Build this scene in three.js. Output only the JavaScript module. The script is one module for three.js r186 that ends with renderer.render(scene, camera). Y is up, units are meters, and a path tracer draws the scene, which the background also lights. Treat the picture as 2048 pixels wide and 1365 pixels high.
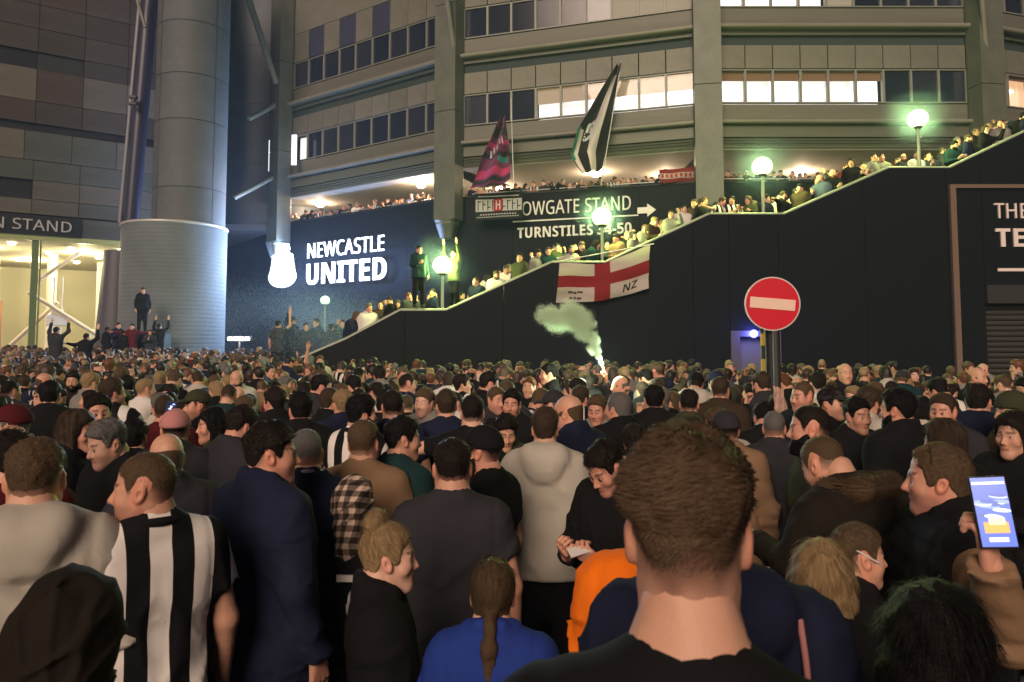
import * as THREE from 'three';
import { mergeGeometries as mergeRaw } from 'three/addons/utils/BufferGeometryUtils.js';
import { RoundedBoxGeometry } from 'three/addons/geometries/RoundedBoxGeometry.js';
import { TextGeometry } from 'three/addons/geometries/TextGeometry.js';
import { FontLoader } from 'three/addons/loaders/FontLoader.js';
import { RectAreaLightUniformsLib } from 'three/addons/lights/RectAreaLightUniformsLib.js';

// ------------------------------------------------------------------ camera, sky, light, exposure
const F = 1490, TILT = 0.0656, EYE = 2.08;          // focal length in pixels of the 2048 wide photograph, camera pitch, camera height
const scene = new THREE.Scene();
const camera = new THREE.PerspectiveCamera(2 * Math.atan(768 / F) * 180 / Math.PI, 2048 / 1536, 0.1, 220);
camera.position.set(0, EYE, 0);
camera.rotation.x = TILT;
camera.setViewOffset(2048, 1536, 0, 171, 2048, 1365);  // the photograph is the lower part of a taller frame
camera.focus = 6;
camera.userData.fStop = 7;
const renderer = new THREE.WebGLRenderer({ antialias: true });
renderer.setSize(1024, 682);
renderer.toneMapping = THREE.LinearToneMapping;
renderer.toneMappingExposure = 1.05;
renderer.shadowMap.enabled = true;
RectAreaLightUniformsLib.init();
{ // a dull town night sky
  const W = 64, H = 32, d = new Float32Array(W * H * 4);
  for (let y = 0; y < H; y++) for (let x = 0; x < W; x++) {
    const e = ((y + 0.5) / H - 0.5) * Math.PI, t = Math.max(0, Math.sin(e)), i = (y * W + x) * 4;
    d[i] = 0.020 - 0.008 * t; d[i + 1] = 0.021 - 0.008 * t; d[i + 2] = 0.027 - 0.008 * t; d[i + 3] = 1;
  }
  const sky = new THREE.DataTexture(d, W, H, THREE.RGBAFormat, THREE.FloatType);
  sky.mapping = THREE.EquirectangularReflectionMapping; sky.magFilter = THREE.LinearFilter; sky.needsUpdate = true;
  scene.background = sky; scene.environment = sky;
}
const sun = new THREE.DirectionalLight(new THREE.Color().setRGB(1, 0.75, 0.58), 3.2);
sun.position.set(-10, 21, 24);
sun.castShadow = true; sun.shadow.radius = 56; sun.shadow.mapSize.set(4096, 4096);
Object.assign(sun.shadow.camera, { left: -40, right: 40, top: 40, bottom: -40, near: 1, far: 140 });
sun.target.position.set(0, 2, -14);
scene.add(sun, sun.target);
scene.fog = new THREE.FogExp2(new THREE.Color().setRGB(0.55, 0.72, 1.0), 0.0013);

// ------------------------------------------------------------------ small helpers
let seedN = 20230917;
const rnd = () => { seedN = (seedN + 0x6d2b79f5) | 0; let t = Math.imul(seedN ^ (seedN >>> 15), 1 | seedN); t = (t + Math.imul(t ^ (t >>> 7), 61 | t)) ^ t; return ((t ^ (t >>> 14)) >>> 0) / 4294967296; };
const rr = (a, b) => a + (b - a) * rnd(), pick = (a) => a[Math.floor(rnd() * a.length)];
const mergeGeometries = (gs) => mergeRaw(gs.map((g) => (g.index ? g.toNonIndexed() : g)));
const V = (x, y, z) => new THREE.Vector3(x, y, z), clamp = (x, a, b) => Math.min(b, Math.max(a, x)), lerp = (a, b, t) => a + (b - a) * t;
const sst = (a, b, x) => { const t = clamp((x - a) / (b - a), 0, 1); return t * t * (3 - 2 * t); };
const CT = Math.cos(TILT), ST = Math.sin(TILT);
function at(u, v, d) { // the world point at depth d that the photograph shows at pixel (u, v)
  const xc = (u - 1024) / F, yc = -(v - 597) / F, fw = CT - yc * ST;
  return V(xc / fw * d, EYE + (yc * CT + ST) / fw * d, -d);
}
const ht = (v, d) => at(1024, v, d).y;
const taken = {};
function numbered(n) { taken[n] = (taken[n] ?? -1) + 1; return taken[n] ? `${n}_${String(taken[n]).padStart(3, '0')}` : n; }
function thing(name, label, category, group, pos = [0, 0, 0], ry = 0) {
  const o = new THREE.Group(); o.name = numbered(name); o.position.set(...pos); o.rotation.y = ry;
  o.userData = { label, category }; if (group) o.userData.group = group;
  scene.add(o); return o;
}
function part(parent, name, g, m, pos, rot) {
  const o = new THREE.Mesh(g, m); o.name = numbered(name); o.castShadow = o.receiveShadow = true;
  if (pos) o.position.set(...pos); if (rot) o.rotation.set(...rot);
  parent.add(o); return o;
}
function struct(name, g, m) { const o = part(scene, name, g, m); o.userData.kind = 'structure'; return o; }
const box = (w, h, d, r = 0) => r ? new RoundedBoxGeometry(w, h, d, 1, r) : new THREE.BoxGeometry(w, h, d);
const boxAt = (x0, x1, y0, y1, z0, z1) => new THREE.BoxGeometry(x1 - x0, y1 - y0, z1 - z0).translate((x0 + x1) / 2, (y0 + y1) / 2, (z0 + z1) / 2);
function tube(a, b, r, r2 = r, seg = 10) {
  const d = b.clone().sub(a), g = new THREE.CylinderGeometry(r2, r, d.length(), seg);
  g.applyQuaternion(new THREE.Quaternion().setFromUnitVectors(V(0, 1, 0), d.clone().normalize()));
  const c = a.clone().add(b).multiplyScalar(0.5); return g.translate(c.x, c.y, c.z);
}
function hash(x, y, z) { let h = Math.imul(x | 0, 374761393) ^ Math.imul(y | 0, 668265263) ^ Math.imul(z | 0, 2147483647 ^ 0x5bd1e995); h = Math.imul(h ^ (h >>> 13), 1274126177); return ((h ^ (h >>> 16)) >>> 0) / 4294967296; }
function noise3(x, y, z) {
  const ix = Math.floor(x), iy = Math.floor(y), iz = Math.floor(z), s = (t) => t * t * (3 - 2 * t), fx = s(x - ix), fy = s(y - iy), fz = s(z - iz);
  const c = (a, b, e) => hash(ix + a, iy + b, iz + e);
  return lerp(lerp(lerp(c(0, 0, 0), c(1, 0, 0), fx), lerp(c(0, 1, 0), c(1, 1, 0), fx), fy), lerp(lerp(c(0, 0, 1), c(1, 0, 1), fx), lerp(c(0, 1, 1), c(1, 1, 1), fx), fy), fz) * 2 - 1;
}
function noiseTex(size, fn, srgb = false) { // fn(u, v) -> [r, g, b] 0..1
  const d = new Uint8Array(size * size * 4);
  for (let y = 0; y < size; y++) for (let x = 0; x < size; x++) { const c = fn(x / size, y / size), i = (y * size + x) * 4; for (let k = 0; k < 3; k++) d[i + k] = clamp(c[k] * 255, 0, 255); d[i + 3] = 255; }
  const t = new THREE.DataTexture(d, size, size); t.wrapS = t.wrapT = THREE.RepeatWrapping; t.magFilter = THREE.LinearFilter; if (srgb) t.colorSpace = THREE.SRGBColorSpace; t.needsUpdate = true; return t;
}
const wrapN = (u, v, n, s) => { const a = u * Math.PI * 2, b = v * Math.PI * 2, R = n / 6.283; return noise3(Math.cos(a) * R + s, Math.sin(a) * R + Math.cos(b) * R, Math.sin(b) * R + s * 2); };
const grainTex = noiseTex(256, (u, v) => { const g = 0.5 + 0.25 * wrapN(u, v, 40, 3) + 0.2 * wrapN(u, v, 90, 9) + 0.05 * (rnd() - 0.5); return [g, g, g]; });
const weaveTex = noiseTex(128, (u, v) => { const g = 0.5 + 0.28 * Math.sin(u * 201) * Math.sin(v * 201) + 0.3 * (rnd() - 0.5); return [g, g, g]; });
const stainTex = noiseTex(256, (u, v) => { const g = 0.86 + 0.10 * wrapN(u, v, 5, 1) + 0.06 * wrapN(u * 1, v, 24, 5); return [g, g, g]; });
function tex(t, sx, sy) { const c = t.clone(); c.repeat.set(sx, sy); c.needsUpdate = true; return c; }
const mat = (r, g, b, rough = 0.8, metal = 0, extra = {}) => { const m = new THREE.MeshPhysicalMaterial({ roughness: rough, metalness: metal, specularIntensity: rough > 0.84 ? 0.22 : rough > 0.6 ? 0.45 : 0.8, ...extra }); m.color.setRGB(r, g, b); return m; };
const glow = (r, g, b, k, base = 0.6) => { const m = new THREE.MeshStandardMaterial({ roughness: 0.5 }); m.color.setRGB(base, base, base); m.emissive.setRGB(r, g, b); m.emissiveIntensity = k; return m; };
function point(name, p, rgb, cd, radius = 1) { const l = new THREE.PointLight(new THREE.Color().setRGB(...rgb), cd); l.name = name; l.position.copy(p); l.castShadow = true; l.shadow.radius = radius; scene.add(l); return l; }
function canvasTex(w, h, draw) { const c = document.createElement('canvas'); c.width = w; c.height = h; draw(c.getContext('2d'), w, h); const t = new THREE.CanvasTexture(c); t.colorSpace = THREE.SRGBColorSpace; return t; }
// ------------------------------------------------------------------ the ground
struct('ground', new THREE.PlaneGeometry(240, 240).rotateX(-Math.PI / 2), mat(0.045, 0.045, 0.048, 0.75, 0, { bumpMap: tex(grainTex, 160, 160), bumpScale: 0.004, map: tex(stainTex, 20, 20) }));

const riseAt = (x, d) => d > 15 && x < -4.2 ? 0.024 * (Math.min(d, 33) - 15) : 0; // the forecourt climbs gently towards the old stand
{ const g = new THREE.BufferGeometry(), y = riseAt(-9, 33); g.setAttribute('position', new THREE.Float32BufferAttribute([-30, 0.004, -15, -4.2, 0.004, -15, -4.2, y, -33, -30, y, -33, -4.2, 0, -33], 3)); g.setAttribute('uv', new THREE.Float32BufferAttribute([0, 0, 1, 0, 1, 1, 0, 1, 1, 1], 2)); g.setIndex([0, 1, 2, 0, 2, 3, 1, 4, 2]); g.computeVertexNormals(); struct('forecourt', g, mat(0.05, 0.05, 0.053, 0.8)); }
// ------------------------------------------------------------------ the stand with its faceted facade
const M = {
  panel: mat(0.18, 0.176, 0.146, 0.55, 0.1, { map: tex(stainTex, 0.6, 0.6), bumpMap: tex(grainTex, 2, 2), bumpScale: 0.001 }),
  panelB: mat(0.152, 0.15, 0.124, 0.55, 0.1, { map: tex(stainTex, 0.6, 0.6) }),
  navyPanel: mat(0.04, 0.042, 0.08, 0.4),
  ledge: mat(0.225, 0.222, 0.18, 0.5, 0.1, { map: tex(stainTex, 0.4, 1) }),
  recess: mat(0.035, 0.05, 0.05, 0.7),
  louvre: mat(0.122, 0.13, 0.098, 0.5, 0.2, { map: tex(stainTex, 0.5, 0.5) }),
  frame: mat(0.21, 0.21, 0.19, 0.45, 0.1),
  darkGlass: new THREE.MeshPhysicalMaterial({ color: new THREE.Color().setRGB(0.012, 0.016, 0.032), roughness: 0.12, metalness: 0 }),
  darkGlass2: new THREE.MeshPhysicalMaterial({ color: new THREE.Color().setRGB(0.02, 0.022, 0.04), roughness: 0.2, metalness: 0 }),
  glass: new THREE.MeshPhysicalMaterial({ color: 0xffffff, roughness: 0.03, transmission: 1, thickness: 0 }),
  blind: mat(0.2, 0.125, 0.08, 0.8),
  blindGlow: glow(0.34, 0.19, 0.09, 0.62, 0.2),
  curtain: mat(0.36, 0.34, 0.32, 0.9),
  pillar: mat(0.135, 0.145, 0.122, 0.5, 0.15, { map: tex(stainTex, 0.5, 0.5) }),
  black: mat(0.0056, 0.0078, 0.0108, 0.62, 0, { specularIntensity: 0.25, bumpMap: tex(grainTex, 0.5, 0.5), bumpScale: 0.002 }),
  blackSeam: mat(0.008, 0.008, 0.009, 0.6),
  cream: mat(0.5, 0.43, 0.4, 0.85, 0, { map: tex(stainTex, 0.4, 0.4) }),
  soffit: mat(0.45, 0.42, 0.36, 0.8),
  floor: mat(0.12, 0.12, 0.12, 0.9),
  white: mat(0.75, 0.74, 0.70, 0.5),
  steel: mat(0.5, 0.5, 0.48, 0.4, 0.5),
  dark: mat(0.02, 0.02, 0.022, 0.5),
};
const litWin = [glow(1, 0.96, 0.94, 1.0), glow(1, 0.94, 0.91, 0.8), glow(1, 0.98, 0.98, 1.3)];
const PX = [[-17.8, 45.7], [-11.48, 37.44], [-2.47, 31.13], [7.45, 28], [17.9, 28], [27.8, 31.1]];   // where the pillars stand, x and depth
const stand = thing('stadium_stand', 'curved concrete and steel football stand with tall pillars, window bands and a lit terrace', 'stadium');
const H = { soffit: 9.6, fas0: 10.06, rec0: 10.5, ledge: 10.64, sill: 10.78, win0: 11.42, win1: 12.74, pan1: 13.68, rec1: 14.06, ledge1: 14.34, sill1: 14.52, w20: 15.2, w21: 16.52, p21: 18.0, top: 21 };
const bays = [];
for (let i = 0; i < 5; i++) {
  const [x0, d0] = PX[i], [x1, d1] = PX[i + 1], L = Math.hypot(x1 - x0, d1 - d0), ang = Math.atan2(d1 - d0, x1 - x0);
  bays.push({ x0, d0, L, ang, p: (t, y, out = 0) => V(x0 + Math.cos(ang) * t + Math.sin(ang) * out, y, -(d0 + Math.sin(ang) * t) + Math.cos(ang) * out) });
}
// local axes of a bay: x along the wall, y up, z outward
function bayMesh(parent, name, b, g, m, t = 0, y = 0, out = 0) { const o = part(parent, name, g, m); o.position.copy(b.p(t, y, out)); o.rotation.y = b.ang; return o; }
const winState = [ // per bay: lower row, upper row
  ['ddddddddd', 'ddddddddd'], ['lddddddddd', 'dndndndnd'.replace(/n/g, 'd')], ['dddoooooo', 'ddddddccc'], ['wwwwwwdddw', 'wwwwcdddd'], ['kkkkkkkkk', 'ddddddddd'],
];
const louvreGeo = (L, y0, y1, out) => { const n = Math.max(2, Math.round((y1 - y0) / 0.115)), gs = []; for (let k = 0; k < n; k++) { const y = y0 + (k + 0.5) * (y1 - y0) / n; gs.push(new THREE.BoxGeometry(L, 0.07, 0.07).rotateX(0.5).translate(L / 2, y, out)); } return mergeGeometries(gs); };
bays.forEach((b, bi) => {
  const L = b.L, n = 9, w = (L - 0.9) / n, x = (k) => 0.45 + k * w;
  bayMesh(stand, 'core_wall', b, boxAt(0, L, H.soffit + 0.25, H.top, -0.9, -0.55), M.recess);
  bayMesh(stand, 'soffit', b, boxAt(-0.2, L + 0.2, H.soffit, H.soffit + 0.2, -7.5, 0.0), M.soffit);
  bayMesh(stand, 'louvre_band', b, louvreGeo(L, H.soffit + 0.02, H.fas0, 0.02), M.louvre);
  bayMesh(stand, 'fascia', b, boxAt(0, L, H.soffit + 0.2, H.fas0, -0.3, -0.04), M.recess);
  bayMesh(stand, 'fascia', b, boxAt(0, L, H.fas0 + 0.02, H.rec0, -0.3, 0.1), M.louvre);
  bayMesh(stand, 'fascia', b, boxAt(0, L, H.rec0, H.ledge - 0.06, -0.3, -0.05), M.recess);
  for (const [y, hh, o] of [[H.ledge, 0.18, 0.34], [H.ledge1, 0.2, 0.42]]) { // rounded ledges
    const s = new THREE.CapsuleGeometry(hh / 2, L - 0.7, 4, 10).rotateZ(Math.PI / 2).translate(L / 2, y, o - hh / 2);
    bayMesh(stand, 'ledge', b, s, M.ledge);
    bayMesh(stand, 'ledge', b, boxAt(0.2, L - 0.2, y - hh / 2 + 0.015, y + hh / 2 - 0.015, -0.3, o - hh / 2), M.ledge);
  }
  bayMesh(stand, 'fascia', b, boxAt(0, L, H.rec1 + 0.0, H.ledge1 - 0.1, -0.3, 0.12), M.louvre);
  bayMesh(stand, 'fascia', b, boxAt(0, L, H.pan1 + 0.0, H.rec1, -0.3, -0.02), M.recess);
  // two storeys of sill panels, windows and upper panels
  for (const [s0, y0, y1, y2, st] of [[H.sill, H.win0, H.win1, H.pan1, winState[bi][0]], [H.sill1, H.w20, H.w21, H.p21, winState[bi][1]]]) {
    if (bi === 4 && s0 === H.sill1) { /* the far bay shows only its lower part */ }
    bayMesh(stand, 'sill_band', b, boxAt(0.1, L - 0.1, s0 - 0.12, y0 - 0.06, -0.3, 0.03), M.panelB);
    for (let k = 0; k < n; k++) {
      const c = st[k] ?? 'd';
      const pm = s0 === H.sill1 && bi === 1 ? [M.panel, M.navyPanel, M.panel, M.navyPanel, M.panel, M.navyPanel, M.panel, M.panel, M.panel][k] : rnd() < 0.3 ? M.panelB : M.panel;
      bayMesh(stand, 'facade_panel', b, box(w - 0.035, y2 - y1 - 0.03, 0.08, 0.012), pm, x(k) + w / 2, (y1 + y2) / 2 + 0.02, 0.0 + rr(-0.004, 0.004));
      const wn = new THREE.Group(); wn.name = numbered('window'); wn.position.copy(b.p(x(k) + w / 2, (y0 + y1) / 2, 0)); wn.rotation.y = b.ang; stand.add(wn);
      const hh = y1 - y0, fr = 0.045;
      part(wn, 'frame', mergeGeometries([boxAt(-w / 2, -w / 2 + fr, -hh / 2, hh / 2, -0.12, 0.03), boxAt(w / 2 - fr, w / 2, -hh / 2, hh / 2, -0.12, 0.03), boxAt(-w / 2 + fr, w / 2 - fr, hh / 2 - fr, hh / 2, -0.12, 0.028), boxAt(-w / 2 + fr, w / 2 - fr, -hh / 2, -hh / 2 + fr, -0.12, 0.028)]), M.frame);
      const gw = w - 2 * fr, gh = hh - 2 * fr;
      if (c === 'd' || c === 'c') {
        part(wn, 'pane', box(gw, gh, 0.02), c === 'c' ? M.curtain : rnd() < 0.5 ? M.darkGlass : M.darkGlass2, [0, 0, -0.05]);
      } else {
        part(wn, 'pane', new THREE.PlaneGeometry(gw, gh), M.glass, [0, 0, -0.03]);
        part(wn, 'lit_room', boxAt(-w / 2 + 0.01, w / 2 - 0.01, -hh / 2, hh / 2, -0.5, -0.46), c === 'k' ? glow(0.95, 0.52, 0.26, 0.9) : litWin[k % 3]);
        const bh = c === 'o' ? 0.52 : c === 'k' ? 0.12 : c === 'l' ? 0.05 : 0.30;
        part(wn, 'blind', boxAt(-gw / 2, gw / 2, hh / 2 - fr - bh * gh, hh / 2 - fr, -0.14, -0.12), c === 'o' ? M.blindGlow : M.blind);
        if (rnd() < 0.5) part(wn, 'ceiling_light', boxAt(-0.22, 0.22, 0.1, 0.2, -0.42, -0.36), glow(1, 0.97, 0.93, 3));
      }
    }
  }
  bayMesh(stand, 'upper_wall', b, boxAt(0, L, H.p21 + 0.05, H.top, -0.3, 0.0), M.panel);
  // lower storey: black wall with a parapet, terrace behind it and a lit back wall
  const top = 8.38;
  const seams = Math.round(L / 2.6);
  for (let k = 0; k < seams; k++) bayMesh(stand, 'black_wall_panel', b, boxAt(k * L / seams + 0.006, (k + 1) * L / seams - 0.006, 0, top, -0.35, -0.15), M.black);
  bayMesh(stand, 'parapet_cap', b, boxAt(-0.05, L + 0.05, top, top + 0.06, -0.40, -0.10), M.blackSeam);
  bayMesh(stand, 'terrace_floor', b, boxAt(0, L, 7.0, 7.24, -7.5, -0.4), M.floor);
  bayMesh(stand, 'back_wall', b, boxAt(-1.2, L + 1.2, 7.24, H.soffit, -7.7, -7.5), M.cream);
  bayMesh(stand, 'hand_rail', b, new THREE.CylinderGeometry(0.025, 0.025, L, 8).rotateZ(Math.PI / 2).translate(L / 2, 8.62, -0.6), M.steel);
});
// pillars with tapered feet, one at each corner of the facade
PX.forEach(([x, d], i) => {
  const a = i === 0 ? bays[0].ang : i === 5 ? bays[4].ang : (bays[i - 1].ang + bays[i].ang) / 2, o = new THREE.Group();
  o.name = numbered('pillar'); o.position.set(x + Math.sin(a) * 0.42, 0, -d + Math.cos(a) * 0.42); o.rotation.y = a; stand.add(o);
  const s = new THREE.Shape(); const w = 0.5;
  s.moveTo(-w, -0.35); s.lineTo(w, -0.35); s.lineTo(w, 0.3); s.quadraticCurveTo(w, 0.5, w - 0.2, 0.5); s.lineTo(-w + 0.2, 0.5); s.quadraticCurveTo(-w, 0.5, -w, 0.3); s.closePath();
  for (let k = 0; k < 3; k++) part(o, 'shaft', new THREE.ExtrudeGeometry(s, { depth: 4.55, bevelEnabled: false }).rotateX(-Math.PI / 2).translate(0, 7.35 + k * 4.58, 0), M.pillar);
  if (i > 0) part(o, 'foot', new THREE.CylinderGeometry(0.56, 0.30, 0.75, 4, 3).rotateY(Math.PI / 4).translate(0, 6.95, 0.06), M.pillar);
  if (i > 0) for (let k = 0; k < 3; k++) part(o, 'foot_ring', box(0.74 - k * 0.12, 0.05, 0.74 - k * 0.12, 0.01), M.ledge, [0, 7.2 - k * 0.2, 0.06]);
});
// raking struts in front of the pillars and short outriggers
for (const [a, b, da, db, r] of [[[553, 168], [484, -40], 36.7, 35.2, 0.16], [[907, 96], [890, -30], 30.4, 29.6, 0.12], [[1972, 95], [1962, -40], 27.3, 26.8, 0.1], [[497, 238], [560, 205], 36, 37, 0.12], [[468, 396], [552, 352], 36, 37, 0.12], [[290, 55], [262, -40], 31.5, 31.3, 0.07]])
  part(stand, 'strut', tube(at(...a, da), at(...b, db), r, r, 12), M.ledge);
// lamps under the terrace soffit
for (const [u, v, d, cd] of [[842, 372, 33.2, 40], [1192, 330, 31.6, 34], [1602, 320, 31.5, 30], [640, 402, 38.5, 34], [1000, 338, 34.5, 30], [1330, 330, 32, 26]]) {
  const p = at(u, v, d); p.y = Math.min(p.y, H.soffit - 0.12);
  const lamp = part(stand, 'soffit_lamp', new THREE.SphereGeometry(0.2, 12, 8).scale(1, 0.5, 1), glow(1, 0.86, 0.66, 16), [p.x, p.y, p.z]);
  point('soffit_lamp_light', V(p.x, p.y - 0.0, p.z), [1, 0.72, 0.46], cd, 6);
}

// ------------------------------------------------------------------ the white lit sign on the black wall
const font = {};
for (const n of ['sans_regular', 'sans_bold']) font[n] = await new FontLoader().loadAsync(`fonts/droid/droid_${n}.typeface.json`);
function letters(parent, str, f, size, depth, m, place, width, name = 'letter') { // every letter a part of its own; width is the whole length
  const gs = [...str].map((c) => c === ' ' ? null : new TextGeometry(c, { font: font[f], size, depth, curveSegments: 4, bevelEnabled: false }));
  let x = 0; const xs = [], res = font[f].data.resolution;
  [...str].forEach((c) => { xs.push(x); x += (font[f].data.glyphs[c]?.ha ?? 500) * size / res; });
  const k = width / x;
  gs.forEach((g, i) => { if (!g) return; g.scale(k, 1, 1); const o = part(parent, name, g, m); o.position.copy(place.p(place.t + xs[i] * k, place.y, place.out)); o.rotation.y = place.b.ang; });
}
const B = bays[1], C = bays[2], D = bays[3];
const signWhite = glow(0.84, 0.88, 1, 2.2, 0.8);
{
  const s = thing('illuminated_sign', 'glowing white club crest and two lines of lettering on the black wall', 'sign');
  letters(s, 'NEWCASTLE', 'sans_regular', 0.72, 0.05, signWhite, { b: B, p: B.p, t: 1.78, y: 6.42, out: 0.1 }, 5.35);
  letters(s, 'UNITED', 'sans_bold', 1.02, 0.06, signWhite, { b: B, p: B.p, t: 1.72, y: 5.12, out: 0.1 }, 5.6);
  const c = new THREE.Shape(); // the crest: crowned top, flared shield, rounded foot
  const half = [[0.40, 2.12], [0.46, 2.0], [0.42, 1.86], [0.47, 1.74], [0.56, 1.70], [0.70, 1.66], [0.74, 1.5], [0.76, 1.34], [0.81, 1.12], [0.86, 0.94], [0.93, 0.76], [1.02, 0.60], [1.0, 0.44]];
  c.moveTo(-0.40, 2.12); [[-0.40, 2.2], [-0.28, 2.2], [-0.28, 2.13], [-0.12, 2.13], [-0.12, 2.24], [0.12, 2.24], [0.12, 2.13], [0.28, 2.13], [0.28, 2.2], [0.40, 2.2]].forEach(([x, y]) => c.lineTo(x, y)); half.forEach(([x, y]) => c.lineTo(x, y));
  c.bezierCurveTo(0.86, 0.16, 0.5, 0.02, 0, 0); c.bezierCurveTo(-0.5, 0.02, -0.86, 0.16, -1.0, 0.44);
  half.slice(0, -1).reverse().forEach(([x, y]) => c.lineTo(-x, y));
  bayMesh(s, 'crest', B, new THREE.ExtrudeGeometry(c, { depth: 0.14, bevelEnabled: true, bevelSize: 0.03, bevelThickness: 0.03, bevelSegments: 2, curveSegments: 10 }).scale(0.9, 0.94, 1), signWhite, 1.12, 4.98, 0.95);
  bayMesh(s, 'bracket', B, boxAt(-0.05, 0.05, -0.5, 0.5, -0.9, 0), M.dark, 1.0, 6, 0.93);
  const l = new THREE.RectAreaLight(new THREE.Color().setRGB(0.50, 0.68, 1), 60, 8, 2.1);
  l.position.copy(B.p(3.3, 6.1, 0.42)); scene.add(l);
  l.name = 'illuminated_sign_light';
  for (const t of [-1.2, 1.0, 3.2, 5.4, 7.4]) point('illuminated_sign_light', B.p(t, 5.75, 1.25), [0.32, 0.47, 1], 25, 10);
  const to = l.position.clone().add(V(Math.sin(B.ang), 0, Math.cos(B.ang))); // the light leaves along its own -z
  const m4 = new THREE.Matrix4().lookAt(l.position, to, V(0, 1, 0)); l.quaternion.setFromRotationMatrix(m4);
}
const dullWhite = mat(0.78, 0.77, 0.72, 0.6, 0);
{
  const s = thing('turnstile_sign', 'pale raised lettering giving stand and turnstile numbers with an arrow on the black wall', 'sign');
  letters(s, 'GALLOWGATE STAND', 'sans_regular', 0.56, 0.05, dullWhite, { b: C, p: C.p, t: 1.55, y: 7.48, out: -0.12 }, 5.95);
  letters(s, 'TURNSTILES 34-50', 'sans_bold', 0.43, 0.05, dullWhite, { b: C, p: C.p, t: 2.78, y: 6.55, out: -0.12 }, 4.72);
  bayMesh(s, 'rule', C, boxAt(2.6, 7.75, 7.22, 7.27, -0.13, -0.09), dullWhite);
  const a = new THREE.Shape(); [[0, 0.14], [0.38, 0.14], [0.38, 0], [0.72, 0.26], [0.38, 0.52], [0.38, 0.38], [0, 0.38]].forEach(([x, y], i) => i ? a.lineTo(x, y) : a.moveTo(x, y));
  bayMesh(s, 'arrow', C, new THREE.ExtrudeGeometry(a, { depth: 0.05, bevelEnabled: false }), dullWhite, 7.72, 7.16, -0.12);
}

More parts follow.
